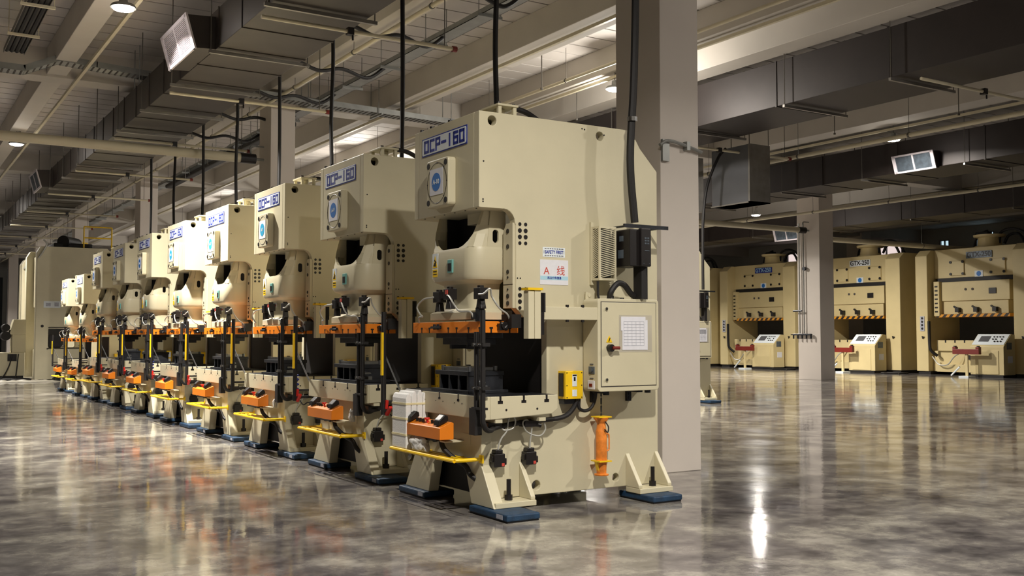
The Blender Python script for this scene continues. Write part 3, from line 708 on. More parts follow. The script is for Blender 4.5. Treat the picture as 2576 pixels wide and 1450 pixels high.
    # sockets hanging on coiled cables
    for (u, h) in ((.17, [(0.147, -0.11, 0.788), (0.167, -0.11, 0.749), (0.2, -0.11, 0.727), (0.281, -0.11, 0.74), (0.31, -0.11, 0.802), (0.281, -0.11, 0.855), (0.249, -0.11, 0.849), (0.232, -0.11, 0.788), (0.22, -0.11, 0.719), (0.167, -0.11, 0.66), (0.139, -0.11, 0.603), (0.131, -0.11, 0.562)]),
                   (.50, [(0.613, -0.11, 0.774), (0.626, -0.11, 0.717), (0.583, -0.11, 0.666), (0.511, -0.11, 0.666), (0.427, -0.11, 0.705), (0.389, -0.11, 0.77), (0.397, -0.11, 0.798), (0.435, -0.11, 0.803), (0.477, -0.11, 0.752), (0.477, -0.11, 0.689), (0.464, -0.11, 0.619), (0.46, -0.11, 0.557)])):
        q = B().box(u - .06, u + .05, -.085, -.0, .405, .52).box(u - .045, u + .03, -.08, -.01, .52, .555).box(u + .04, u + .07, -.08, -.02, .42, .48).box(u - .075, u - .055, -.07, -.02, .45, .50).build('hanging_socket', 'black', t, .006)
        B().tube(h, .0075, 7).build('coiled_cable', 'cable', q)
        B().box(u + .015, u + .042, -.0865, -.0845, .412, .438).build('socket_label', 'redp', q)
    # control cabinet
    cb_ = B().prism([(a, z) for a, z in rrect(1.11, 1.83, 1.04, 1.895, .035)], 'y', -.25, -.02).build('control_cabinet', 'cream', t, .006)
    dr = B().box(1.15, 1.79, -.256, -.25, 1.09, 1.86).build('cabinet_door', 'cream', cb_, .003)
    B().box(1.143, 1.797, -.2525, -.250, 1.083, 1.867).build('door_gap', 'seam', dr)
    B().cyl((1.20, -.27, 1.80), (1.20, -.255, 1.80), .014, n=10).cyl((1.20, -.27, 1.15), (1.20, -.255, 1.15), .014, n=10).build_each('door_lock', 'chrome', dr)
    hd = B().cyl((1.235, -.30, 1.44), (1.235, -.256, 1.44), .034, n=16).build('rotary_switch', 'black', dr)
    B().cyl((1.24, -.30, 1.44), (1.32, -.30, 1.44), .015, n=10).build('switch_lever', 'red2', hd)
    B().prism([(1.20, 1.49), (1.27, 1.49), (1.235, 1.555)], 'y', -.259, -.256).build('voltage_warning_sign', 'yellow', dr)
    B().obox((1.237, -.2605, 1.52), (.008, .002, .03), (0, .4, 0)).obox((1.232, -.2605, 1.508), (.008, .002, .02), (0, .4, 0)).build('warning_symbol', 'black', dr)
    B().box(1.105, 1.112, -.20, -.11, 1.20, 1.27).cyl((1.095, -.155, 1.235), (1.108, -.155, 1.235), .02, n=10).build('cabinet_plug', 'greygl', cb_, .003)
    B().box(1.102, 1.112, -.20, -.10, 1.06, 1.14).build('main_switch', 'paper', cb_, .003)
    B().box(1.098, 1.104, -.172, -.128, 1.085, 1.112).build('switch_rocker', 'red2', cb_)
    B().box(1.105, 1.11, -.18, -.13, 1.285, 1.295).box(1.105, 1.11, -.18, -.13, 1.155, 1.165).build('switch_caption', 'grey', cb_)
    br = B()
    for u in (1.2, 1.62): br.box(u, u + .05, -.03, 0, .93, 1.05).box(u, u + .05, -.2, -.02, 1.02, 1.04).cyl((u + .025, -.035, .96), (u + .025, -.03, .96), .014, n=8).cyl((u + .025, -.035, 1.0), (u + .025, -.03, 1.0), .014, n=8)
    br.cyl((1.30, -.12, 1.0), (1.30, -.12, 1.04), .03, n=10).cyl((1.78, -.14, 1.01), (1.78, -.14, 1.04), .03, n=10)
    br.build('cabinet_bracket', 'dark', cb_)
    B().box(1.13, 1.21, -.04, -.02, 1.89, 1.96).cyl((1.17, -.045, 1.93), (1.17, -.02, 1.93), .018, n=8).build('cabinet_lug', 'cream', cb_)
    # resistor cage
    rg = B().box(1.20, 1.245, -.03, 0, 2.03, 2.62)
    for (a, b2, c_, d_) in ((1.205, 1.405, 2.07, 2.09), (1.205, 1.405, 2.555, 2.575)): rg.box(a, b2, -.15, -.02, c_, d_)
    for u in (1.205, 1.387):
        rg.box(u, u + .018, -.15, -.132, 2.07, 2.575)
    rg.box(1.205, 1.22, -.05, -.02, 2.07, 2.575)
    rgo = rg.build('resistor_cage', 'cream', t)
    ms = B()
    n_ = 26
    for i in range(n_):   # slanted louvres of the cage, front and side
        z = 2.09 + .455 * i / n_
        ms.add([(1.223, -.149, z), (1.387, -.149, z + .04), (1.387, -.149, z + .049), (1.223, -.149, z + .009), (1.223, -.146, z), (1.387, -.146, z + .04), (1.387, -.146, z + .049), (1.223, -.146, z + .009)],
               [(0, 1, 2, 3), (7, 6, 5, 4), (0, 4, 5, 1), (3, 2, 6, 7)])
        ms.add([(1.206, -.132, z + .03), (1.206, -.05, z), (1.206, -.05, z + .009), (1.206, -.132, z + .039), (1.209, -.132, z + .03), (1.209, -.05, z), (1.209, -.05, z + .009), (1.209, -.132, z + .039)],
               [(0, 1, 2, 3), (7, 6, 5, 4), (0, 4, 5, 1), (3, 2, 6, 7)])
    ms.build('cage_mesh', 'cream', rgo)
    B().box(1.25, 1.37, -.11, -.03, 2.10, 2.55).build('resistor', 'dark', rgo)
    # inverter and rail
    B().box(1.42, 1.95, -.26, -.235, 2.585, 2.60).box(1.42, 1.95, -.26, -.255, 2.565, 2.60).box(1.45, 1.48, -.25, 0, 2.575, 2.59).box(1.88, 1.91, -.25, 0, 2.575, 2.59).build('cable_rail', 'dark', t)
    iv = B().box(1.45, 1.66, -.30, -.02, 2.20, 2.55).box(1.56, 1.68, -.33, -.28, 2.20, 2.56).build('inverter', 'black', t, .01)
    B().box(1.448, 1.451, -.20, -.14, 2.44, 2.49).box(1.448, 1.451, -.20, -.12, 2.28, 2.36).build('inverter_vents', 'greygl', iv)
    kp = B()
    for r in range(3):
        for c in range(3): kp.box(1.60 + .02 * c, 1.612 + .02 * c, -.333, -.330, 2.46 - .025 * r, 2.474 - .025 * r)
    kp.box(1.60, 1.655, -.3325, -.33, 2.345, 2.352).box(1.585, 1.592, -.3325, -.33, 2.225, 2.232).box(1.65, 1.657, -.3325, -.33, 2.225, 2.232)
    kp.build('keypad', 'greygl', iv)
    B().box(1.60, 1.66, -.28, -.16, 1.90, 2.21).cyl((1.70, -.22, 1.89), (1.70, -.22, 2.21), .018, n=8).build('inverter_duct', 'rubber', iv)
    B().tube([(1.33, -.14, 1.89), (1.33, -.16, 1.96), (1.40, -.17, 2.04), (1.48, -.17, 2.03), (1.56, -.17, 1.95), (1.62, -.17, 1.92)], .028, 9).tube([(1.21, -.12, 2.06), (1.21, -.12, 1.95), (1.22, -.12, 1.89)], .012, 7).build('corrugated_hose', 'rubber', iv)
    B().cyl((1.34, -.14, 1.89), (1.34, -.14, 1.925), .035, n=12).cyl((1.47, -.14, 1.89), (1.47, -.14, 1.91), .025, n=12).build_each('cable_gland', 'chrome', iv)
    # top gear: open box, lifting lugs, hose
    tb = B()
    for (u, v) in ((.26, .10), (.26, .36), (.42, .10), (.42, .36)): tb.box(u, u + .035, v, v + .035, 3.55, 3.65)
    tb.box(.25, .47, .09, .41, 3.645, 3.665).cyl((.36, .25, 3.55), (.36, .25, 3.64), .05, n=12)
    tb = tb.build('oil_tank_stand', 'cream', t, .003)
    B().cyl((.28, .13, 3.665), (.28, .13, 3.685), .018, n=8).cyl((.44, .13, 3.665), (.44, .13, 3.68), .016, n=8).cyl((.05, .62, 3.55), (.05, .62, 3.575), .028, n=8).cyl((.03, .95, 3.55), (.03, .95, 3.57), .028, n=8).cyl((.02, 1.15, 3.55), (.02, 1.15, 3.57), .02, n=8).build_each('top_bolt', 'black', tb)
    B().tube([(.44, .36, 3.665), (.56, .36, 3.70), (.72, .38, 3.69), (.88, .40, 3.63), (1.0, .40, 3.545)], .026, 9).build('top_hose', 'rubber', tb)
    B().cyl((.46, .36, 3.675), (.55, .36, 3.70), .033, n=10).build('hose_ferrule', 'chrome', tb)
    return t
press = make_press()
PX, PY, PITCH_Y = 4.48, 7.74, 2.526
def die_set(loc, label, v0=0):
    t = thing('die_set', loc, label, 'die', 'die sets clamped in the presses')
    B().box(0, .42, 0, .72, 0, .03).box(.02, .40, .04, .68, .16, .20).build('lower_shoe', 'dark', t, .003)
    b = B()
    for v in (.05, .22, .40, .58): b.box(.03, .39, v, v + .03, .03, .16)
    b.build_each('riser_rail', 'dark', t)
    B().box(.06, .36, .10, .60, .20, .235).box(.1, .2, .0, .12, .03, .07).cyl((.12, .06, .1), (.3, .1, .1), .03, n=10).build('die_block', 'steel', t, .003)
    b = B()
    for (u, v) in ((.07, .1), (.07, .6), (.34, .1), (.34, .6)): b.cyl((u, v, .2), (u, v, .245), .022, n=10)
    b.build_each('guide_pin', 'steel', t)
    B().box(.02, .40, .06, .66, .50, .545).box(.06, .36, .12, .6, .44, .50).box(.10, .30, .18, .22, .40, .44).box(.10, .30, .5, .54, .40, .44).build('upper_shoe', 'dark', t, .003)
    return t
die0 = die_set((PX + .02, PY + .22, 1.03), 'steel die with open riser bars on the bed of the nearest press')
NUM = ['A-10', 'A-9', 'A-8', 'A-7', 'A-6', 'A-5', 'A-4', 'A-3', 'A-2', 'A-1']
ORD = ['nearest', 'second', 'third', 'fourth', 'fifth', 'sixth', 'seventh', 'eighth', 'ninth', 'tenth']
roots = []
for k in range(10):
    if k == 0: r = press
    elif k < 4: r = copy_tree(press)
    elif k < 8: r = copy_tree(press, None, ('bolt_hole', 'printed_text', 'clamp_screw', 'box_screws', 'plug_label', 'socket_label', 'switch_caption', 'label_print', 'arm_bolt', 'throat_bolts', 'cage_mesh', 'keypad', 'inverter_vents', 'control_knob', 'warning_symbol', 'pad_label'))
    else: r = copy_tree(press, None, ('bolt_hole', 'printed_text', 'clamp_screw', 'box_screws', 'plug_label', 'socket_label', 'switch_caption', 'label_print', 'arm_bolt', 'cage_mesh', 'keypad', 'inverter_vents', 'control_knob', 'warning_symbol', 'pad_label', 'light_curtain_post', 'curtain_arm', 'resistor_cage', 'control_cabinet', 'gib_bolt', 'pinch_warning_sticker', 'caution_label', 'door_lock', 'top_bolt'))
    r.location = (PX, PY + PITCH_Y * k, 0)
    if k >= 8: r.scale = (.9, .9, .885)
    r['label'] = '%s press in the row, cream C-frame, its round blue sign reading %s' % (ORD[k].capitalize(), NUM[k]) if k < 8 else ('%s press, a smaller cream one near the far end of the row' % ORD[k].capitalize() if k == 8 else 'Tenth and farthest press, a smaller cream one ending the row')
    roots.append(r)
def kid(r, nm):
    return [c for c in r.children if c.name.split('.')[0] == nm][0]
for k, r in enumerate(roots):
    s = kid(r, 'number_sign')
    text(NUM[k], .062, 'white', s, 'sign_number', (-.0915, .645, 2.985), 'x', .0006, bold=.0015)
    if k in (2, 3, 4):
        d = kid(s, 'blue_disc'); d.data = d.data.copy(); d.data.materials[0] = M['disc2']
    if k >= 8:   # the two small presses carry a different model number
        n = kid(r, 'name_plate'); l = kid(n, 'lettering'); me = l.data
        b = B(); strokes(b, 'OCP-110', 1.035, 3.325, .072, .098, .117, .021, -.0105, -.0085)
        m2 = bpy.data.meshes.new('lettering'); m2.from_pydata(b.v, [], b.f); m2.materials.append(M['navy']); l.data = m2
    if 0 < k < 7:
        d = copy_tree(die0); d.location = (PX + .02, PY + PITCH_Y * k + .22, 1.03)
        d['label'] = 'steel die on the bed of the %s press, sign %s' % (ORD[k], NUM[k])
# the nearest press only: papers and stickers on its side
r = press
s = B().box(.673, .92, -.002, 0, 2.275, 2.365).build('safety_sticker', 'white', r)
text('SAFETY FIRST', .042, 'navy', s, 'sticker_text', (.797, -.003, 2.320), 'y', .0005, sx=.82, bold=.0012)
dd = B()
for i in range(11):
    for z in (2.352, 2.288): dd.cyl((.70 + .0195 * i, -.0032, z), (.70 + .0195 * i, -.002, z), .0055, n=8)
dd.box(.684, .687, -.0032, -.002, 2.305, 2.335).box(.907, .910, -.0032, -.002, 2.305, 2.335).build('sticker_dots', 'black', s)
s = B().box(.642, .955, -.003, 0, 2.02, 2.25).build('line_notice', 'paper', r)
text('A   线', .095, 'redp', s, 'notice_writing', (.80, -.004, 2.145), 'y', .0005, sx=1.)
B().box(.645, .952, -.0038, -.003, 2.065, 2.10).build('notice_band', 'lblue', s)
text('机台分布信息', .026, 'navy', s, 'notice_caption', (.80, -.0048, 2.082), 'y', .0005, bold=.0006)
dr = kid(kid(r, 'control_cabinet'), 'cabinet_door')
pg = B().box(1.385, 1.685, -.262, -.257, 1.42, 1.70).box(1.37, 1.66, -.262, -.258, 1.60, 1.73).build('inspection_sheet', 'paper', dr)
ln = B()
for i in range(9): ln.box(1.40, 1.64, -.2635, -.262, 1.46 + .028 * i, 1.463 + .028 * i)
for i in range(6): ln.box(1.40 + .048 * i, 1.402 + .048 * i, -.2635, -.262, 1.46, 1.685)
ln.build('sheet_table', 'ink', pg)
B().box(1.35, 1.74, -.2575, -.256, 1.40, 1.745).build('plastic_sleeve', 'clear', dr)
# second row press seen behind the nearest column
r2 = copy_tree(press, None, ('safety_sticker', 'line_notice', 'number_sign', 'cage_mesh'))
r2.location = (14.59, 17.86, 0); r2['label'] = 'cream press of the second row, partly showing just right of the nearest column'
if 'group' in r2: del r2['group']

# ------------------------------------------------------------------ things hung on and lying by the front row
def W(k, p): return (PX + p[0], PY + PITCH_Y * k + p[1], p[2])
# power cables: tray hook, hose, drop beside each press
for k in range(0, 9):
    x, y = PX + 1.57, PY + PITCH_Y * k - .22
    zt = 2.62
    t = thing('power_cable', (x, y, zt), 'black power cable dropping from the cable tray to the %s press, sign %s' % (ORD[k], NUM[k]), 'cable', 'black power cables of the presses')
    top = 6.5
    if k == 0: pts = [(0, 0, 0), (-.05, 0, .6), (.0, 0, 1.4), (.03, 0, 2.5), (.0, 0, 3.4), (0, 0, top - zt)]
    else: pts = [(0, 0, 0), (-.02, 0, .6), (.0, 0, 1.4), (.015 * (-1) ** k, .01, 2.3), (.005, 0, 3.2), (.0, 0, top - zt - .2), (0, 0, top - zt)]
    r_ = .037 if k == 0 else .031
    B().tube(pts, r_, 9).build('cable_drop', 'rubber', t)
    B().tube([(0, 0, top - zt - .02), (.3, .0, top - zt + .05), (.8, .12, top - zt - .03), (1.3, .25, top - zt + .1), (1.9, .45, top - zt + .05), (2.36, .62, 6.86 - zt)], .035, 9).build('cable_run', 'rubber', t)
    if k == 0: B().cyl((-.03, -.01, .96), (-.03, -.01, 1.0), .05, n=10).build('cable_tie', 'chrome', t)
t = thing('power_cable', (14.59 + 1.57, 17.6, 2.62), 'black power cable dropping in a slant to the second-row press right of the nearest column', 'cable')
B().tube([(0, 0, 0), (0, 0, .8), (.02, .0, 1.6), (.15, 0, 2.4), (.5, 0, 3.1), (.75, 0, 3.35)], .034, 9).build('cable_drop', 'rubber', t)
# conduit bracket on the near column
t = tag(B().tube([(7.5, 8.86, 3.72), (7.62, 8.86, 3.78), (7.85, 8.87, 3.76), (8.15, 8.88, 3.70)], .02, 8).box(7.56, 7.66, 8.88, 8.915, 3.55, 3.8).box(7.9, 7.95, 8.85, 8.92, 3.7, 3.8).build('cable_clamp', 'tray'), 'galvanised clamp holding cables on the nearest white column', 'clamp')
# foam slabs on the yellow tray of the nearest press
t = thing('foam_packaging', W(0, (-.25, .93, .492)), 'taped stack of white foam slabs standing on the yellow foot tray', 'packaging')
fb = B()
for i, (a, b_, h) in enumerate(((.0, .055, .52), (.06, .115, .54), (.12, .175, .55), (.18, .235, .53))):
    fb.prism([(x, z) for x, z in [(a, 0), (b_, 0), (b_, h - .05), (b_ - .015, h), (a + .015, h - .01), (a, h - .05)]], 'y', .0, .30)
fb.build('foam_slab', 'foam', t, .008)
tp_ = B()
for z in (.12, .27, .41): tp_.box(-.003, .238, -.003, .303, z, z + .018)
tp_.build('tape_band', 'tape', t)
# crumpled cloth
def blob(name, loc, size, material, label, cat, seed, spikes=.35):
    rnd = random.Random(seed); bm = bmesh.new(); bmesh.ops.create_icosphere(bm, subdivisions=4, radius=1)
    from mathutils import noise as nz
    for v in bm.verts:
        n = nz.noise(v.co * 1.7 + Vector((seed, 0, 0))) + .6 * nz.noise(v.co * 4.3 + Vector((0, seed, 0)))
        v.co *= 1 + spikes * n
        v.co = Vector((v.co.x * size[0], v.co.y * size[1], max(v.co.z, -.55) * size[2]))
    me = bpy.data.meshes.new(name); bm.to_mesh(me); bm.free()
    for p in me.polygons: p.use_smooth = True
    me.materials.append(M[material]); o = bpy.data.objects.new(name, me); COL.objects.link(o); o.location = loc
    return tag(o, label, cat)
blob('crumpled_cloth', W(0, (-.20, .74, .545)), (.06, .15, .09), 'cloth', 'crumpled white cloth lying on the yellow foot tray under the control box', 'cloth', 3)
for k in (1, 2): blob('cotton_rag', W(k, (-.04, .17, .66)), (.03, .05, .085), 'cloth', 'white rag stuffed behind the orange control box of the %s press' % ORD[k], 'rag', k + 8, .5)
# orange safety prop on a chain
t = thing('safety_die_prop', W(0, (1.25, -.11, .26)), 'orange tubular safety prop with handle hanging by a chain on the nearest press', 'safety prop')
B().lathe([(.065, 0), (.068, .012), (.045, .02), (.05, .12), (.052, .14), (.052, .41), (.045, .43), (.04, .48), (.07, .525), (.07, .535)], (0, 0, 0), 20).build('prop_tube', 'amber', t)
B().box(-.07, .07, -.07, .07, .128, .14).prism([(-.065, .128), (.0, .128), (-.04, .03)], 'y', -.02, .02).build('prop_flange', 'yellow', t)
B().box(-.07, .075, -.065, .065, .535, .545).build('prop_flange', 'yellow', t)
B().tube([(.05, 0, .38), (.085, 0, .375), (.09, 0, .34), (.09, 0, .26), (.085, 0, .23), (.05, 0, .22)], .007, 7, 3).build('carry_handle', 'amber', t)
ch = B()
for i in range(12): ch.obox((0, 0, .56 + .018 * i), (.014, .006, .02), (0, 0, .8 * i))
ch.tube([(.0, -.06, .5), (.03, -.07, .45), (.02, -.07, .40), (-.01, -.065, .43)], .006, 6); ch.build('chain', 'dark', t)
# air guns with hoses
for k, (mc, lab) in {0: ('red', 'red air gun hanging at the far side of the nearest press'), 1: ('red', 'red air gun with blue coiled hose hanging at the far side of the second press'), 4: ('red', 'red air gun hanging between the fifth and sixth presses'), 3: ('red', 'red air gun hanging between the fourth and fifth presses'), 5: ('red', 'red air gun hanging between the sixth and seventh presses'), 6: ('red', 'red air gun hanging between the seventh and eighth presses')}.items():
    t = thing('air_blow_gun', W(k, (-.17, 1.48, .78)), lab, 'air gun', 'red air guns hanging on the guard poles')
    B().obox((0, 0, .03), (.035, .13, .03), (-.7, 0, 0)).obox((0, .05, .09), (.03, .03, .09), (.2, 0, 0)).build('gun_body', mc, t, .006)
    B().tube([(0, .05, .12), (-.01, .08, .18), (0, .10, .24)], .005, 6).tube([(0, -.04, .0), (.03, -.08, -.05), (.08, -.12, -.02), (.12, -.2, -.1), (.14, -.3, -.04)], .007, 6).build('gun_hose', 'rubber', t)
    if k in (1, 4):
        B().tube([(.03 * math.cos(i * 1.3), .10 + .03 * math.sin(i * 1.3), .30 - .012 * i) for i in range(24)], .009, 6, 3).build('coiled_hose', M['disc'] if False else 'navy', t)

# ------------------------------------------------------------------ large straight-side presses in the background
def make_big():
    t = thing('straight_side_press', (0, 0, 0), '', 'press', 'large yellowish presses in the background')
    Wd = 4.95
    f = B()
    top = [(0, .12), (2.1, .12), (2.1, 4.75), (1.85, 5.05), (.3, 5.05), (0, 4.8)]
    for (a, b_) in ((0, .72), (4.4, 4.95)):
        f.prism(top, 'y', a, b_)
    f.box(.5, 2.0, .72, 4.4, 3.88, 5.05)                # crown
    f.box(.3, 2.0, .72, 4.4, .12, .95)                   # bed
    f.build('frame', 'gcream', t, .02)
    B().box(.45, 1.9, .9, 4.15, .95, 1.38).build('bolster', 'gcream', t, .015)
    tt = B()
    for i in range(7): tt.box(.444, .46, 1.2 + .42 * i, 1.26 + .42 * i, 1.28, 1.385)
    tt.build_each('t_slot', 'black', t)
    s = B().box(.65, 1.7, 1.1, 4.15, 2.95, 3.72).box(.72, 1.65, 1.2, 4.1, 2.42, 2.95).build('slide', 'gcream', t, .02)
    B().box(.55, 1.75, 1.05, 4.25, 2.30, 2.42).build('hazard_bar', 'hazard', s)
    B().box(.72, 1.7, .9, 4.28, 3.72, 3.88).build('slide_gap', 'rubber', t)
    B().box(.52, .75, 4.05, 4.3, 2.35, 3.75).build('slide_gib', 'gcream', t, .01)
    gb = B()
    for i in range(7): gb.box(.51, .53, 4.12, 4.25, 2.5 + .17 * i, 2.56 + .17 * i)
    gb.build('gib_bolt', 'black', t)
    B().cyl((.63, 2.95, 3.4), (.66, 2.95, 3.4), .05, n=10).cyl((.63, 2.65, 3.4), (.66, 2.65, 3.4), .05, n=10).build_each('slide_port', 'seam', s)
    B().box(.62, .66, 1.65, 1.95, 3.2, 3.42).build('digital_gauge', 'black', s)
    for v in (3.3, 2.5, 1.7): B().box(.55, .7, v - .08, v + .08, 2.5, 2.68).obox((.6, v + .1, 2.7), (.08, .12, .06), (.6, 0, 0)).build('socket_plug', 'black', s)
    for v in (1.3, 3.05):
        p = B().box(.70, .75, v, v + .62, 3.97, 4.55).build('cover_panel', 'gcream', t, .01)
        bb = B()
        for (a, c) in ((.04, .06), (.58, .06), (.04, .54), (.58, .54)): bb.cyl((.67, v + a, 3.97 + c), (.70, v + a, 3.97 + c), .055, n=10)
        bb.build_each('cover_bolt', 'black', p)
    n = B().box(.71, .75, 1.85, 2.95, 4.62, 4.88).build('name_plate', 'white', t)
    B().box(.73, .75, 2.25, 2.6, 3.88, 4.12).build('number_sign', 'white', t)
    B().cyl((.725, 2.42, 4.0), (.735, 2.42, 4.0), .1, n=20).build('blue_disc', 'disc', t)
    # legs openings, uprights details
    B().box(-.02, 0, 4.55, 4.75, 1.75, 2.35).build('valve_panel', 'ink', t)
    vb = B()
    for i in range(4): vb.cyl((-.03, 4.65, 1.85 + .14 * i), (-.02, 4.65, 1.85 + .14 * i), .05, n=8)
    vb.cyl((-.05, 4.62, 1.5), (0, 4.62, 1.5), .07, n=3).cyl((-.05, .35, 1.5), (0, .35, 1.5), .07, n=3).build_each('valve_knob', 'black', t)
    B().tube([(-.1, 4.28, 2.15), (-.1, 4.26, 1.2), (-.05, 4.22, .95), (.1, 4.05, .75)], .06, 8, 4).build('guard_pole', 'rubber', t)
    B().tube([(-.02, 4.2, .72), (-.05, 3.9, .42), (-.05, 3.5, .42), (-.02, 3.2, .75), (.3, 2.9, 1.0)], .025, 7).build('air_hose', 'cable', t)
    B().box(.48, .56, 2.6, 2.8, .62, .8).build('bed_socket', 'black', t)
    B().box(.35, .6, .9, 4.1, .12, .42).build('bed_step', 'gcream', t, .01)
    B().box(.05, 2.05, .05, .67, 0, .12).box(.05, 2.05, 4.35, 4.9, 0, .12).box(.5, 1.9, 1.6, 3.4, 0, .12).build('machine_base', 'rubber', t)
    # top: clutch drum and hoses
    B().lathe([(.55, 0), (.55, .06), (.45, .08), (.42, .38), (.58, .42), (.6, .5), (.2, .53)], (1.2, 2.4, 5.05), 24).build('clutch_drum', 'gcream', t)
    B().box(1.0, 1.3, 2.35, 2.75, 5.55, 5.68).cyl((1.0, 2.9, 5.5), (1.3, 2.5, 5.7), .1, n=8).tube([(1.2, 3.1, 5.05), (1.2, 3.0, 5.4), (1.2, 2.8, 5.6)], .05, 7).build('drum_fittings', 'rubber', t)
    B().tube([(1.2, 2.0, 5.2), (1.2, 1.9, 5.62), (1.2, 1.4, 5.72), (1.2, .9, 5.5), (1.2, .6, 5.05)], .055, 8).tube([(1.4, 1.9, 5.2), (1.4, 1.7, 5.5), (1.4, 1.3, 5.52), (1.4, 1.0, 5.05)], .055, 8).build('top_hose', 'rubber', t)
    for ch in t.children:
        if ch.name.split('.')[0] in ('bolster', 't_slot', 'slide', 'slide_gap', 'slide_gib', 'gib_bolts', 'gib_bolt', 'digital_gauge', 'socket_plug', 'cover_panel', 'name_plate', 'number_sign', 'blue_disc', 'bed_socket', 'bed_step'): ch.location.x = -.25
    return t
def console(loc, label):
    t = thing('control_console', loc, label, 'console', 'sloped control consoles of the large presses')
    B().prism([(0, .1), (.72, .1), (.72, 1.6), (.5, 1.62), (.05, 1.2), (0, 1.15)], 'y', 0, 1.35).build('console_body', 'gcream', t, .01)
    P = lambda u, v: (.05 + .45 * u - .012, v, 1.2 + .42 * u + .012)
    def slab(u0, u1, v0, v1, nm, m, d=.0):
        a = [P(u0, v0), P(u0, v1), P(u1, v1), P(u1, v0)]; a = [(x - d, y, z + d) for x, y, z in a]; b_ = [(x + .02 + d, y, z - .02 - d) for x, y, z in a]
        return B().loft([a, b_]).build(nm, m, t)
    slab(.03, .97, .03, 1.32, 'console_face', 'white'); slab(.3, .78, .72, 1.12, 'console_screen', 'grey', .008)
    b = B()
    for i in range(4):
        for j in range(3):
            if (i * 3 + j) % 5 == 4: continue
            x, y, z = P(.3 + .2 * j, .22 + .12 * i); b.cyl((x - .02, y, z + .02), (x, y, z), .03, n=8)
    b.build_each('console_button', 'black', t)
    B().box(-.02, .0, .2, 1.15, .13, 1.0).build('console_panel', 'gcream', t, .005)
    B().box(.2, .5, -.012, 0, 1.05, 1.3).build('side_vent', 'greygl', t)
    B().box(.25, .55, -.006, 0, .55, .8).build('side_notice', 'paper', t)
    B().box(-.02, .7, .02, 1.33, 0, .1).build('console_plinth', 'rubber', t)
    return t
def pedestal(loc, label):
    t = thing('two_hand_pedestal', loc, label, 'control stand', 'red two-hand control stands')
    B().box(0, .16, 0, 1.1, .86, 1.06).box(.0, .16, .0, .14, 1.06, 1.14).box(.0, .16, .96, 1.1, 1.06, 1.14).build('control_head', 'red2', t, .01)
    B().cyl((.08, .07, 1.14), (.08, .07, 1.18), .06, n=10).cyl((.08, 1.03, 1.14), (.08, 1.03, 1.18), .06, n=10).build_each('palm_button', 'black', t)
    B().box(.05, .11, .5, .6, .05, .86).build('stand_post', 'gcream', t)
    B().box(-.15, .3, .35, .75, 0, .05).obox((.0, .98, .22), (.05, .5, .05), (-.75, 0, 0)).build('stand_foot', 'white', t)
    return t
big = make_big(); con = console((35.2, 22.3, 0), 'sloped cream control console with grey screen in front of the rightmost large press'); ped = pedestal((34.75, 23.0, 0), 'red two-hand control stand before the rightmost large press')
BY = [21.75, 27.45, 33.2, 38.95]
blab = ['large cream press at the right edge with a dark GTX-250 plate', 'large cream press right of the background column with a white GTX-250 plate', 'large cream press left of the background column with a blue GTX-250 plate', 'large cream press half hidden at the far left of the background row']
for i, y in enumerate(BY):
    b = big if i == 0 else copy_tree(big)
    b.location = (36.15, y, 0); b['label'] = blab[i]
    n = kid(b, 'name_plate')
    n.data = n.data.copy(); n.data.materials[0] = M[('greygl', 'white', 'navy', 'white')[i]]
    for o_ in [c for c in n.children if c.name.startswith('plate_lettering')]: bpy.data.objects.remove(o_)
    text('GTX-250', .27, 'black' if i < 2 else 'lblue', n, 'plate_lettering', (.705, 2.4, 4.75), 'x', .002, sx=.98, bold=.006)
    if 0 < i < 3:
        c = copy_tree(con); c.location = (35.2, y + .55 + (.0 if i == 1 else -.1), 0); c['label'] = ['', 'sloped cream control console in front of the press right of the background column', 'sloped cream control console in front of the press left of the background column'][i]
        p_ = copy_tree(ped); p_.location = (34.75, y + 1.35, 0); p_['label'] = ['', 'red two-hand control stand before the press right of the background column', 'red two-hand control stand before the press left of the background column'][i]
# pipes and air shelf on the background column
t = thing('air_pipe_drop', (28.1, 25.3, 1.6), 'two thin pipes running down the background column to a row of air taps', 'pipe')
B().cyl((-.02, .25, 0), (-.02, .25, 4.0), .02, n=8).cyl((-.02, .05, 0), (-.02, .05, 4.0), .02, n=8).build('pipe', 'tray', t)
B().cyl((-.06, -.30, .0), (-.06, .55, .0), .03, n=8).box(-.12, .0, -.3, .6, -.02, .015).build('tap_manifold', 'dark', t)
for i in range(5): B().cyl((-.08, -.3 + .2 * i, -.15), (-.08, -.3 + .2 * i, 0), .03, n=8).build('air_tap', 'dark', t)
B().cyl((-.08, .1, .85), (-.08, .5, .85), .03, n=8).cyl((-.08, .0, 2.35), (-.0, .0, 2.35), .07, n=8).build('valve', 'dark', t)
# steel cover strips let into the floor in front of each press
for k in range(9):
    y0 = PY + PITCH_Y * k
    b = B()
    b.box(PX - .26, PX - .245, y0 + .02, y0 + 1.25, 0, .004).box(PX - .12, PX - .105, y0 + .02, y0 + 1.25, 0, .004).box(PX - .245, PX - .12, y0 + .02, y0 + .035, 0, .004).box(PX - .245, PX - .12, y0 + 1.235, y0 + 1.25, 0, .004)
    tstruct(b, 'seam', label='dark outlined cover strip in the floor at the foot of a press')
